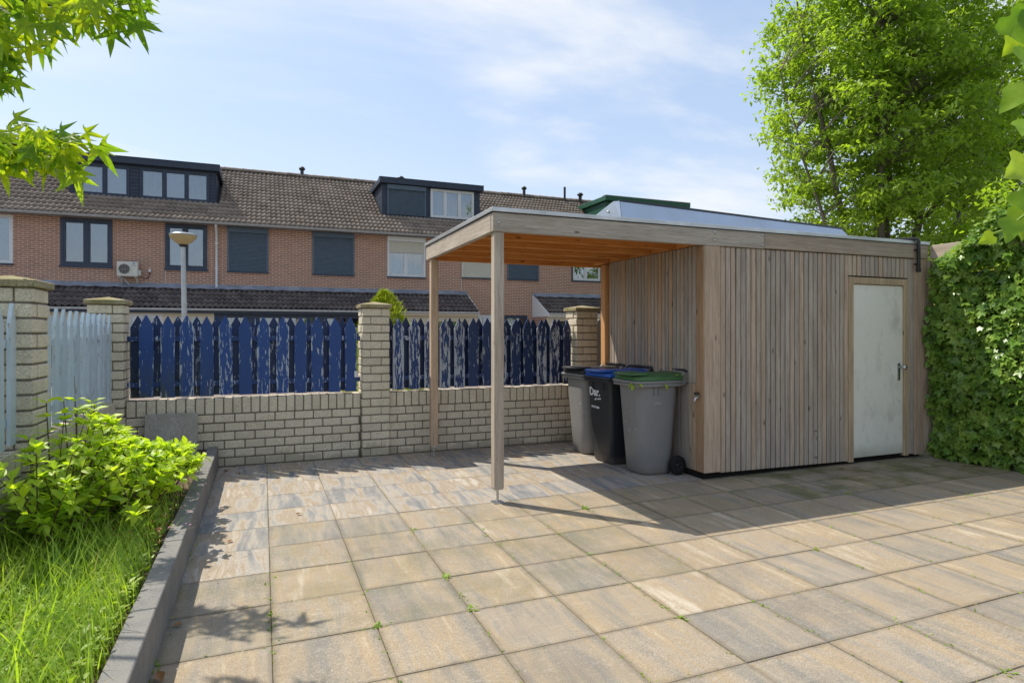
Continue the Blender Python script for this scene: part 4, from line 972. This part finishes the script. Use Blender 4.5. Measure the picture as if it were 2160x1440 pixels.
for x in (-4.38, -3.93):
    m = MB(); m.box(x-.018, x+.018, y0+.02, HY-.001, z0-.035, z0-.001); m.box(x-.018, x+.018, HY-.03, HY-.001, z0-.2, z0-.036); m.tube([(x, y0+.05, z0-.03), (x, HY-.03, z0-.18)], .01, 6); m.build('wall_bracket', 'ac_case', ac)
MB().tube([(-4.34, HY-.2, z0-.005), (-4.27, HY-.2, z0-.1), (-4.16, HY-.22, z0-.22), (-4.13, HY-.25, z0-.26)], .011, 6).build('drain_hose', 'pipe_white', ac)
MB().box(-3.60, -3.52, HY-.06, HY-.001, 3.53, 3.63, .006).build('junction_box', 'frame_white', ac)
MB().tube([(-3.8, HY-.15, 3.37), (-3.72, HY-.08, 3.3), (-3.6, HY-.04, 3.33), (-3.56, HY-.03, 3.45), (-3.56, HY-.03, 3.53)], .011, 6).build('cable', 'black_plastic', ac)
# street lamp
lx, ly = -1.60, 15.0
sl = thing('street_lamp', 'street lamp with a yellowed bowl head on a slim grey pole, behind the fence', 'street lamp', (lx, ly, 0))
MB().tube([(lx+.045, ly, -.02), (lx+.04, ly, 1.), (lx, ly, 3.36)], [.075, .062, .046], 12).build('pole', 'lamp_metal', sl)
MB().lathe([(.05, 3.33), (.085, 3.37), (.09, 3.385), (0, 3.385)], (lx, ly, 0), 20).build('collar', 'black_plastic', sl)
MB().lathe([(.085, 3.386), (.17, 3.44), (.262, 3.535), (.268, 3.575), (.262, 3.59)], (lx, ly, 0), 32).build('bowl', 'lamp_bowl', sl)
MB().lathe([(.275, 3.584), (.278, 3.594), (.2, 3.625), (.1, 3.64), (0, 3.645)], (lx, ly, 0), 32).build('lid', 'lamp_metal', sl)

# ---------------------------------------------------------------- plants
CAM = Vector((0, 0, 1.5))
def showy(mats):                                          # order by size in the photo, nearest and largest first
    return sorted(mats, key=lambda M: (M.translation-CAM).length/max(1e-3, M.to_scale().x))
def leaves(par, mats, tmpl, m, limit=300, cols=None, rest='foliage'):
    """the leaves that show largest as parts, the rest joined"""
    me = mesh_of(tmpl[0], tmpl[1], m, True); srt = showy(mats)
    po = WO[par.name]
    for M in srt[:limit]:
        o = bpy.data.objects.new('leaf', me); C.objects.link(o); o.parent = par; l, q, s = M.decompose()
        o.location = l-po; o.rotation_euler = q.to_euler(); o.scale = s
        o.color = (*(cols() if cols else (1, 1, 1)), 1)
    if len(srt) > limit: stuff(joined(rest, tmpl[0], tmpl[1], [np.array(M) for M in srt[limit:]], m, par, po))
def rdir(zlo=-1., zhi=1.):
    a = random.uniform(0, 2*math.pi); z = random.uniform(zlo, zhi); r = math.sqrt(max(0, 1-z*z)); return Vector((r*math.cos(a), r*math.sin(a), z))
def curve(a, b, bend, n=6):
    a, b = Vector(a), Vector(b); mid = (a+b)/2+Vector(bend)
    return [a*(1-t)**2+mid*2*t*(1-t)+b*t*t for t in np.linspace(0, 1, n)]
# --- shrub in the bed
def skyline(p):                                           # the shrub slopes down towards the kerb and the far end
    Z = p.x*.3746+p.y*.9272; px = 1080+1300*(p.x*.9272-p.y*.3746)/Z
    py = 852 if px < 190 else (852+(942-852)*(px-190)/100 if px < 290 else 942)
    return 1.5-(py-700)*Z/1300
def shrub():
    t = thing('leafy_shrub', 'bright lime green leafy shrub spilling over the kerb of the planting bed', 'shrub', (-1.0, 5.0, BEDZ))
    tb = MB(); Ms = []
    bases = [(-1.1, 5.35), (-.9, 5.05), (-.82, 4.75), (-1.1, 4.6), (-1.15, 5.7), (-.85, 5.5), (-1.15, 4.35), (-.8, 5.25), (-.78, 5.75)]
    for k in range(215):
        bx, by = random.choice(bases); a = random.uniform(0, 2*math.pi); sp = random.uniform(.05, .5)
        tip = Vector((bx+.55*sp*math.cos(a)*1.0, by+1.25*sp*math.sin(a), BEDZ+random.uniform(.28, .80)*(1.15-sp*.55)))
        tip.x = min(tip.x+.08, -.44+.12*random.random()); tip.x = max(tip.x, -1.36); tip.z = min(tip.z, (.56+.72*(-.55-tip.x))*(1 if tip.y < 5.5 else .85)+random.uniform(-.05, .03)); tip.z = min(tip.z, skyline(tip))
        if tip.x > -.6: tip.z = min(tip.z, .66)
        pts = curve((bx+random.uniform(-.1, .1), by+random.uniform(-.12, .12), BEDZ-.02), tip, (0, 0, .12), 7)
        tb.tube(pts, [.006-.0006*i for i in range(7)], 5, False)
        for i in range(2, 7):
            d = (pts[min(i+1, 6)]-pts[i-1]).normalized(); b0 = random.uniform(0, math.pi)
            for s in (0, math.pi):
                for rep in range(2 if i > 3 else 1):
                    ax = d.orthogonal().normalized(); ax.rotate(Matrix.Rotation(b0+s+i*math.pi/2+rep*.8+random.uniform(-.3, .3), 3, d))
                    dr = (ax+d*random.uniform(.2, .7)+Vector((0, 0, random.uniform(-.15, .25)))).normalized()
                    Ms.append(TRS(pts[i], aim(dr, random.uniform(-.5, .5)), random.uniform(.05, .098)*(1.0 if i < 6 else .8)))
        for rep in range(5):                              # rosette at the tip
            dr = (rdir(-.1, .6)+Vector((0, 0, .4))).normalized(); Ms.append(TRS(pts[6], aim(dr, random.uniform(-.6, .6)), random.uniform(.045, .08)))
    # the taller shoots at the left
    for tx, ty, tz in [(a_, b_, min(c_, skyline(Vector((a_, b_, c_)))+.02)) for a_, b_, c_ in ((-1.22, 5.15, 1.02), (-1.05, 5.3, .92), (-1.02, 5.75, .98), (-.86, 5.65, .93), (-1.28, 4.75, 1.05), (-.70, 6.1, .70), (-.62, 5.95, .62), (-1.3, 4.5, .86), (-.95, 5.05, .8), (-1.1, 6.0, .95), (-.8, 5.35, .82), (-1.15, 5.35, 1.0), (-1.2, 5.5, .97), (-1.1, 5.1, .95), (-1.0, 5.5, .9), (-1.25, 5.9, 1.0), (-.9, 5.2, .84), (-1.15, 4.9, .98), (-1.3, 5.2, 1.08), (-1.05, 4.85, .86), (-.75, 5.6, .72))]:
        pts = curve((tx*.6-.42, ty-.2, BEDZ), (tx, ty, tz), (0, 0, .1), 9); tb.tube(pts, [.007-.0005*i for i in range(9)], 5, False)
        for i in range(3, 9):
            d = (pts[min(i+1, 8)]-pts[i-1]).normalized()
            for s in range(3):
                ax = d.orthogonal().normalized(); ax.rotate(Matrix.Rotation(s*2.1+i*1.2, 3, d)); dr = (ax+d*.35).normalized()
                Ms.append(TRS(pts[i], aim(dr, random.uniform(-.4, .4)), random.uniform(.06, .105)))
    tb.build('stems', 'twig', t)
    leaves(t, Ms, LS, 'leaf_hydrangea', 300, lambda: random.choice([(1, 1, 1), (1.1, 1.05, 1), (.8, .9, .9), (1.15, 1.1, .9)]))
    # reddish lower leaves and pink flowers by the kerb
    Mr = [np.array(TRS((random.uniform(-.85, -.56), random.uniform(4.1, 5.1), BEDZ+.04+random.uniform(.0, .12)), aim(rdir(-.1, .6)), random.uniform(.02, .04))) for _ in range(260)]
    o = joined('cranesbill_plant', *LS, Mr, 'leaf_red', None, (-.65, 4.6, BEDZ)); stuff(o); tag(o, 'reddish low cranesbill foliage at the kerb under the lime shrub', 'ground cover')
    Mp = [np.array(TRS((random.uniform(-.62, -.40), random.uniform(4.1, 5.7), .27+random.uniform(.0, .12)), aim(rdir(0, 1)), random.uniform(.012, .022))) for _ in range(40)]
    o = joined('pink_flowers', *LS, Mp, 'petal_pink', o, (-.65, 4.6, BEDZ)); stuff(o)
shrub()
# --- grass and ground cover in the bed
def grass():
    tv = [(-.5, 0, 0), (.5, 0, 0), (-.42, .35, 0), (.42, .35, 0), (-.28, .7, 0), (.28, .7, 0), (0, 1, 0)]
    # blade template bent over: y is length (up), z the bend
    def tmpl(bend):
        f = lambda y: (y-.25*bend*y*y, bend*y*y*.75)
        return [(x*.026, f(y)[0], f(y)[1]) for x, y, z in tv], [(0, 1, 3, 2), (2, 3, 5, 4), (4, 5, 6)]
    par = None
    for bend, n, lab in ((.35, 5200, 'long upright lime grass growing in the near end of the bed'), (.9, 3600, 'arching bright grass blades hanging over the kerb in the near corner')):
        Ms = []
        for k in range(n):
            y = random.uniform(1.6, 4.9) if random.random() < .8 else random.uniform(4.9, 7.3); x = random.uniform(-1.4, -.565)
            if y > 4.9 and random.random() < .6: continue
            ht = random.uniform(.08, .25)*(1. if y < 4.6 else .5)*(1.0 if x < -.75 else .8)
            if random.random() < .12 and y < 4.8: ht *= 1.6
            a = random.uniform(0, 2*math.pi)
            if x > -.74: a = R(90)+random.gauss(0, .7); ht = max(ht, .2)
            q = Euler((0, 0, a)).to_quaternion() @ Euler((R(90)-random.uniform(-.1, .45), 0, random.gauss(0, .15))).to_quaternion()
            Ms.append(np.array(TRS((x, y, BEDZ-.01), q, (ht*random.uniform(.6, 1.3), ht, ht))))
        tv2, tf2 = tmpl(-bend)
        o = joined('grass', tv2, tf2, Ms, 'grass_blade', None, (-1, 3, BEDZ)); stuff(o); tag(o, lab, 'grass')
    Ms = []
    for k in range(420):                                  # dry blades and straw
        ht = random.uniform(.1, .26); q = Euler((0, 0, random.uniform(0, 6.28))).to_quaternion() @ Euler((R(90)-random.uniform(.2, 1.2), 0, random.gauss(0, .3))).to_quaternion()
        Ms.append(np.array(TRS((random.uniform(-1.4, -.58), random.uniform(1.6, 5.), BEDZ+random.uniform(0, .05)), q, (ht*.8, ht, ht))))
    o = joined('dry_grass', *tmpl(-.5), Ms, 'straw', None, (-1, 3, BEDZ)); stuff(o); tag(o, 'dry straw coloured blades scattered through the green grass', 'grass')
    Ms = [np.array(TRS((random.uniform(-1.42, -.58), random.uniform(1.5, 5.2), BEDZ+.02+random.uniform(0, .1)), aim(rdir(-.1, .9)), random.uniform(.02, .05))) for _ in range(9000)]
    o = joined('ground_cover', *LS, Ms, 'weed_green', None, (-1, 3, BEDZ)); stuff(o); tag(o, 'small leafy ground cover among the grass in the planting bed', 'ground cover')
    # broad dark leaves at the left edge under the shrub
    Ms = [np.array(TRS((random.uniform(-1.42, -.9), random.uniform(4.2, 5.4), BEDZ+random.uniform(.03, .4)), aim(rdir(-.2, .6)), random.uniform(.06, .11))) for _ in range(900)]
    o = joined('understory_leaves', *LS, Ms, 'leaf_tree_dark', None, (-1.2, 4.8, BEDZ)); stuff(o); tag(o, 'darker green leaves low behind the grass at the left edge', 'ground cover')
grass()
# --- weeds in the joints
def weeds():
    Ms = []; Mm = []
    def tuft(x, y, n, s):
        for _ in range(n): Ms.append(np.array(TRS((x+random.gauss(0, .009*(1+s*20)), y+random.gauss(0, .009*(1+s*20)), -.006), aim((random.gauss(0, 1), random.gauss(0, 1), random.uniform(.2, 1.0))), random.uniform(.5, 1.2)*s)))
    for i in range(0, 15):
        x = .04+TX*i
        for k in range(120):
            y = random.uniform(1.2, 4.75)
            if x > 4.2 and y > 4.4: continue
            dens = .25+.75*(math.sin(x*3.1+y*2.2)*.5+.5)
            if y > 4.2 and x < 1.0: dens *= .4
            if random.random() < dens*.85: tuft(x, y, random.randint(2, 5), random.uniform(.014, .026))
    for j in range(-3, 6):
        y = 2.195+TY*j
        for k in range(150):
            x = random.uniform(-.4, 7.2)
            if random.random() < .42*(.4+.8*(math.sin(x*2.3+y*4)*.5+.5)): tuft(x, y, random.randint(2, 4), random.uniform(.012, .023))
    for i in range(1, 15):
        for j in range(-3, 6):
            if random.random() < .30: tuft(.04+TX*i, 2.195+TY*j, random.randint(8, 18), random.uniform(.022, .042))
    for k in range(160): tuft(-.45+random.uniform(0, .012), random.uniform(2.2, 5.2), random.randint(2, 5), random.uniform(.012, .024))
    o = joined('joint_weeds', *LQ, Ms, 'weed_green', None, (2, 3, 0)); stuff(o); tag(o, 'moss and tiny weeds growing in the paving joints', 'weeds')
weeds()
# --- fallen leaves
for k, (x, y, lab) in enumerate(((-.36, 7.3, 'curled brown dead leaf in the far corner by the kerb end'), (-.38, 3.55, 'dead leaf on the paving beside the kerb near the leaf shadows'), (-.4, 3.0, 'orange dead leaf in the near corner by the kerb'), (.25, 5.35, 'small tan dead leaf on the pale paving near the kerb'), (-.2, 4.85, 'dark dead leaf lying on the pale paving'), (5.85, 4.9, 'small orange dead leaf on the paving in front of the shed slats'), (-.25, 7.15, 'smaller dead leaf beside the far end of the kerb'))):
    me = mesh_of(*leaf_simple(.3, .18, -.1), 'leaf_dead', True)
    o = piece('dead_leaf', me, None, (x, y, .008), (random.uniform(-.2, .2), random.uniform(-.3, .3), random.uniform(0, 6)), .075 if k in (0, 2) else .05); tag(o, lab, 'leaf', 'dead leaves on the paving')
# --- ivy screen on the right
def ivy():
    t = thing('ivy_hedge', 'dense ivy covered fence screen at the right edge, beside the shed door', 'ivy', (7.7, 3.6, 0))
    m = MB()
    for k in range(26): m.box(7.66, 7.68, 2.2+k*.108, 2.2+k*.108+.1, .0, 2.2)
    o_ = m.build('fence_boards', 'wood_grey_z', t); o_.color = (.35, .33, .3, 1)  # boards tinted dark to deepen the shade between the ivy leaves
    tb = MB()
    for k in range(40):
        y = random.uniform(2.3, 5.05); y2 = y+random.uniform(-.5, .5)
        tb.tube(curve((7.62, y, 0), (7.5, min(y2, 5.02), random.uniform(1.2, 2.6)), (-.06, 0, 0), 7), .006, 5, False)
    tb.build('vines', 'twig', t)
    Ms = []
    for k in range(11000):
        y = random.uniform(2.3, 5.0); u = random.random(); top = 2.26+.46*min(1, max(0, (5.05-y)/.8)); z = .03+u*top
        bul = .07*math.sin(min(1, z/2.2)*math.pi*.8)+.03*math.sin(y*7+z*3)+.025*math.sin(z*9+y*4)
        depth = random.random()**1.5*.2
        x = 7.47-bul+depth
        if y > 4.85: x += min(0, 7.5-x)*.6
        if z > 1.9 and y < 4.7: x -= (z-1.9)*.22*random.random()
        n = Vector((-1, -.2, .6)); n = (n+rdir()*.85).normalized()
        d = Vector((random.gauss(0, .35), random.gauss(0, .5), -1)); d = (d-n*d.dot(n)).normalized()
        q = Matrix((d.cross(n), d, n)).transposed().to_quaternion()
        Ms.append(TRS((x, y, z), q, random.choice((.045, .06, .07, .08, .095, .115))*random.uniform(.85, 1.1)))
    for k in range(2200):                                 # top of the screen
        y = random.uniform(2.3, 4.75); top = 2.26+.46*min(1, max(0, (5.05-y)/.8))
        x = random.uniform(7.25, 8.0); z = top+.12*math.sin(y*5+x*6)-.25*abs(x-7.55)+random.uniform(-.1, .08)
        n = (Vector((-.3, -.2, 1))+rdir()*.6).normalized(); d = rdir(-.3, .1); d = (d-n*d.dot(n)).normalized()
        Ms.append(TRS((x, y, z), Matrix((d.cross(n), d, n)).transposed().to_quaternion(), random.uniform(.06, .1)))
    leaves(t, Ms, LI, 'leaf_ivy', 300, lambda: random.choice([(1, 1, 1), (1.1, 1.1, 1), (.8, .85, .9), (1.25, 1.2, 1.)] + ([(3.5, 1.6, .6)] if random.random() < .1 else [])))
ivy()
# --- ivy shoots arching into the frame from a post just outside it
def shoots():
    t = thing('climbing_ivy_shoots', 'large backlit ivy shoots hanging in at the upper right edge of the photo', 'ivy', (4.7, .3, 0))
    MB().tube([(4.7, .3, -.05), (4.7, .3, 3.0)], .05, 10).build('support_post', 'wood_grey_z', t)
    tb = MB(); Ms = []
    def ray(px, py, Z):
        a = R(22); r = (px-1080)/1300; u = (700-py)/1300
        return Vector((math.sin(a)+r*math.cos(a), math.cos(a)-r*math.sin(a), u))*Z+CAM
    runs = [[(2400, -150, 2.0), (2230, -20, 2.1), (2165, 60, 2.1), (2130, 60, 2.1)], [(2400, -150, 2.0), (2250, 100, 2.05), (2190, 250, 2.1), (2160, 330, 2.1)], [(2400, 0, 2.0), (2280, 300, 2.1), (2180, 440, 2.15), (2120, 485, 2.2), (2062, 503, 2.25)]]
    top = Vector((4.7, .3, 2.95))
    for rn in runs:
        pts = [top]+[ray(*p) for p in rn]; tb.tube(pts, .005, 6, False)
    spots = [(2128, 35, 68, 150), (2150, 75, 52, 215), (2165, 110, 75, 200), (2162, 10, 60, 170), (2165, 185, 75, 230), (2162, 345, 80, 240), (2170, 255, 60, 200), (2150, 405, 55, 160), (2160, 440, 75, 190), (2135, 465, 55, 200), (2095, 497, 34, 240), (2072, 495, 26, 150), (2120, 478, 34, 100), (2150, 378, 45, 130)]
    for px, py, s, ang in spots:
        p = ray(px, py, random.uniform(2.05, 2.25)); n = (Vector((-.3, -.8, .35))+rdir()*.5).normalized()
        d = Vector((.927, -.375, 0))*math.sin(R(ang))+Vector((0, 0, 1))*math.cos(R(ang)); d = (d-n*d.dot(n)).normalized()
        Ms.append(TRS(p, Matrix((d.cross(n), d, n)).transposed().to_quaternion(), s*2.1/1300))
    tb.build('stems', 'weed_green', t)
    leaves(t, Ms, LB, 'leaf_hydrangea', 300, lambda: random.choice([(.4, .55, .5), (.55, .65, .5), (.75, .8, .6)]))
shoots()
# --- sweetgum branches at the upper left
def sweetgum():
    t = thing('sweetgum_tree', 'star-leaved tree whose backlit branches hang in at the upper left', 'tree', (-2.75, 3.3, 0))
    tb = MB(); tr = [(-2.75, 3.3, -.05), (-2.72, 3.32, 1.5), (-2.7, 3.38, 3.0), (-2.66, 3.4, 4.4)]
    tb.tube(tr, [.11, .095, .075, .05], 12); tb.build('trunk', 'wood_bark', t)
    def ray(px, py, Z):
        a = R(22); r = (px-1080)/1300; u = (700-py)/1300
        return Vector((math.sin(a)+r*math.cos(a), math.cos(a)-r*math.sin(a), u))*Z+CAM
    lb = MB(); Ms = []
    limbs = [((-2.7, 3.36, 2.55), [(-260, 60, 3.3), (-60, -40, 3.35), (60, 5, 3.4), (150, 18, 3.4), (215, 20, 3.4)]),
             ((-2.7, 3.36, 2.2), [(-280, 260, 3.6), (-120, 300, 3.8), (0, 300, 3.95), (70, 312, 4.0), (150, 308, 4.05)]),
             ((-2.7, 3.36, 2.45), [(-260, 150, 3.4), (-130, 130, 3.4), (-40, 120, 3.45), (15, 110, 3.5)])]
    for st, rn in limbs:
        pts = [Vector(st)]+[ray(*p) for p in rn]; lb.tube(pts, [.028, .02, .014, .009, .006, .004][:len(pts)], 7, False)
    def leaf_at(px, py, Z, ang, size, face=None):
        """leaf whose stalk starts at the pixel, tip pointing at image angle ang (0 up, 90 right)"""
        p = ray(px, py, Z); right = Vector((.927, -.375, 0)); fw = Vector((.375, .927, 0))
        d = right*math.sin(R(ang))+Vector((0, 0, 1))*math.cos(R(ang))+fw*random.uniform(-.4, .4); d.normalize()
        n = (-fw*random.choice((1, 1, .6))+Vector((0, 0, .6))+rdir()*.7).normalized(); n = (n-d*n.dot(d)).normalized()
        Ms.append(TRS(p, Matrix((d.cross(n), d, n)).transposed().to_quaternion(), size)); return p
    # upper spray
    for k in range(150):
        u = random.random()**1.3; px = -60+u*365; py = random.uniform(-75, 75-.10*px if px > 150 else 105)
        leaf_at(px, py, random.uniform(3.2, 3.6), random.gauss(165, 38), random.uniform(.1, .175))
    for px, py, ang, s in ((285, 52, 150, .14), (300, 58, 60, .1), (236, 70, 178, .14), (120, 55, 175, .16), (175, 40, 150, .15), (160, 40, 215, .13), (60, 100, 165, .15), (250, 30, 140, .15), (300, -20, 120, .12), (265, -5, 150, .14)): leaf_at(px, py, 3.4, ang, s)
    # left edge drop
    for k in range(40): leaf_at(random.uniform(-40, 38), random.uniform(100, 190), random.uniform(3.3, 3.6), random.gauss(170, 45), random.uniform(.085, .14))
    # lower spray
    for k in range(96):
        px = -50+random.random()*200; py = random.uniform(275, 345)
        leaf_at(px, py, random.uniform(3.85, 4.2), random.gauss(165, 45), random.uniform(.1, .175))
    for px, py, ang, s in ((208, 308, 160, .2), (205, 315, 140, .13), (158, 370, 170, .19), (158, 362, 100, .15), (130, 340, 170, .2), (100, 355, 190, .16), (20, 335, 150, .2), (40, 310, 130, .2), (150, 290, 120, .17), (180, 280, 100, .12), (10, 360, 165, .17), (60, 330, 160, .18), (30, 250, 95, .14), (45, 262, 110, .1)): leaf_at(px, py, 4.0, ang, s*1.07)
    for M in Ms[::2]:
        p = M.translation; best = None
        for st, rn in limbs:
            for q in rn:
                v = ray(*q); dd = (v-p).length
                if best is None or dd < best[0]: best = (dd, v)
        lb.tube(curve(best[1], p, (0, 0, .03), 4), .0016, 4, False)
    lb.build('limbs', 'twig', t)
    leaves(t, Ms, LST, 'leaf_sweetgum', 320, lambda: random.choice([(1, 1, 1), (1.25, 1.15, .9), (.55, .7, .8), (.7, .8, .8), (1.4, 1.2, .8)]))
    # rest of the crown, above and left of the frame
    Mc = []
    for k in range(2600):
        p = Vector((-3.0, 3.0, 4.3))+rdir()*(random.random()**.45)*1.0
        p.x -= .3
        Mc.append(np.array(TRS(p, aim(rdir(-.9, .1)), random.uniform(.09, .14))))
    stuff(joined('crown', *LST, Mc, 'leaf_sweetgum', t, WO[t.name]))
sweetgum()
# --- background trees
def tree(name, label, base, stems, crown, nclump, nleaf, lsize, lm, seed, thr=.0, group=None, clr=.5, cl=(.3, .6)):
    rs = random.Random(seed)
    t = thing(name, label, 'tree', base, group)
    bx = Vector(base); cc = Vector(crown[0]); rx, ry, rz = crown[1]
    tb = MB(); spine = []
    for tip, r0, bend in stems:
        a = bx+Vector((rs.uniform(-.25, .25), rs.uniform(-.25, .25), -.1)); pts = curve(a, tip, bend, 12)
        pts = [p+Vector((rs.gauss(0, .05), rs.gauss(0, .05), 0))*(i > 0) for i, p in enumerate(pts)]
        tb.tube(pts, [max(.012, r0*(1-i/11.5)) for i in range(12)], 8, False)
        for i, p in enumerate(pts): spine.append((p, r0*(1-i/12)))
    tb.build('trunk', 'wood_bark', t)
    bb = MB(); Ms = []
    sp = np.array([tuple(p) for p, _ in spine])
    made = 0; tries = 0
    while made < nclump and tries < nclump*20:
        tries += 1
        d = Vector((rs.gauss(0, 1), rs.gauss(0, 1), rs.gauss(0, 1))).normalized(); rr = rs.random()**clr
        p = cc+Vector((d.x*rx*rr, d.y*ry*rr, d.z*rz*rr))
        f = math.sin(p.x*1.9+seed)*math.sin(p.y*1.7+1.3*seed)*math.sin(p.z*1.6+.7*seed)+.35*math.sin(p.z*3.9+p.x*2.7)
        if f < thr-.35*rs.random(): continue
        made += 1
        dv = sp-np.array(p); dist = np.linalg.norm(dv+np.array([0, 0, .35])*np.linalg.norm(dv, axis=1)[:, None], axis=1); dist[sp[:, 2] > p.z+.1] += 3
        q, r0 = spine[int(dist.argmin())]
        L_ = (p-q).length
        pts = curve(q, p, (0, 0, .16*L_), 6); bb.tube(pts, [max(.004, min(.03, .007*L_+.004)*(1-i/6.5)) for i in range(6)], 4, False)
        n = int(nleaf*rs.uniform(.6, 1.4)); cr = rs.uniform(*cl)
        for k in range(n):
            e = Vector((rs.gauss(0, 1), rs.gauss(0, 1), rs.gauss(0, .55)))*cr*.55
            dd = Vector((rs.gauss(0, 1), rs.gauss(0, 1), rs.uniform(-1.3, .1)))
            Ms.append(np.array(TRS(p+e, aim(dd, rs.uniform(-.8, .8)), lsize*rs.uniform(.65, 1.3))))
    bb.build('branches', 'wood_bark', t)
    stuff(joined('crown', *LQ, Ms, lm, t, base))
    return t
tb_ = (15.9, 12.0, 0)
V = Vector
tree('broadleaf_tree', 'tall many-stemmed tree with fresh light green leaves behind the shed', tb_,
     [(V((15.9, 12.2, 13.5)), .17, (.1, 0, 0)), (V((13.6, 13.0, 12.0)), .14, (-.5, 0, 0)), (V((18.2, 11.3, 12.5)), .15, (.6, 0, 0)), (V((14.6, 11.0, 13.)), .11, (-.3, 0, 0)), (V((17.0, 12.8, 13.)), .11, (.3, 0, 0)), (V((19.6, 11.0, 9.)), .10, (1.0, 0, 0)), (V((12.9, 12.6, 8.5)), .09, (-.9, 0, 0))],
     [(15.9, 12.0, 8.5), (3.25, 3.0, 5.9)], 1450, 44, .165, 'leaf_tree', 3, -.15, clr=.46, cl=(.22, .42))
tree('broadleaf_tree', 'dense darker green tree at the right edge, beyond the light green one', (23.0, 13.2, 0),
     [(V((23, 13.2, 13.)), .2, (0, 0, 0)), (V((20.8, 13.9, 11.)), .14, (-.5, 0, 0)), (V((25.2, 12.6, 12.)), .15, (.5, 0, 0))],
     [(23.0, 13.2, 7.5), (4.6, 3.6, 6.6)], 850, 46, .19, 'leaf_tree_dark', 5, -.3)
tree('hedge_shrub', 'dark bushy shrub behind the shed end and under the trees', (17.5, 9.6, 0), [(V((17.5, 9.6, 3.)), .06, (0, 0, 0)), (V((16.6, 9.8, 2.8)), .05, (-.2, 0, 0)), (V((18.8, 9.4, 2.8)), .05, (.2, 0, 0))],
     [(17.4, 9.6, 2.3), (2.4, 1.2, 2.3)], 130, 90, .14, 'leaf_tree_dark', 8, -.6)
tree('hedge_shrub', 'sunny gold and green bush seen under the pergola beam beside the ivy', (9.9, 6.3, 0), [(V((9.9, 6.3, 2.4)), .04, (0, 0, 0)), (V((9.5, 6.4, 2.2)), .03, (-.1, 0, 0))],
     [(9.9, 6.2, 1.5), (.95, .7, 1.35)], 90, 80, .085, 'leaf_gold', 9, -.8)
tree('hedge_shrub', 'green bush above the ivy at the right edge, under the dark tree', (11.2, 5.9, 0), [(V((11.2, 5.9, 3.2)), .05, (0, 0, 0)), (V((12.2, 5.6, 3.2)), .05, (.2, 0, 0))],
     [(11.6, 5.8, 2.4), (1.5, .9, 1.7)], 110, 90, .1, 'leaf_tree_dark', 12, -.8)
# golden conifer and low bushes behind the fence
def conifer(label, x, y, h, r, n, m='leaf_conifer', seed=1, lump=True):
    rs = random.Random(seed); t = thing('garden_conifer', label, 'conifer', (x, y, -.02))
    MB().tube([(x, y, -.05), (x, y, h*.9)], [.05, .01], 8).build('trunk', 'wood_bark', t)
    Ms = []
    for k in range(n):
        u = rs.random()**.8; a = rs.uniform(0, 2*math.pi); rr = r*(1-u**1.9)**.8*(1+.22*math.sin(a*5+u*9)+.1*math.sin(u*30+a*3)); rr *= rs.random()**.25
        p = Vector((x+rr*math.cos(a), y+rr*math.sin(a), .05+h*u*.97))
        d = Vector((math.cos(a)*.7, math.sin(a)*.7, rs.uniform(.4, 1.4)))
        Ms.append(np.array(TRS(p, aim(d+rdir()*.3, rs.uniform(-1.5, 1.5)), rs.uniform(.07, .14))))
    stuff(joined('crown', [(0, 0, 0), (-.16, .4, .02), (-.05, .6, 0), (0, 1, 0), (.05, .6, 0), (.16, .4, .02)], [(0, 5, 4, 3, 2, 1)], Ms, m, t, (x, y, -.02)))
conifer('golden yellow conifer rising behind the pillar between the blue fence panels', 2.22, 12.2, 2.3, .8, 6500, seed=2)
conifer('small yellow green bush seen through a gap in the flaking blue fence', 5.75, 10.4, 1.62, .42, 2200, 'leaf_gold', 4)
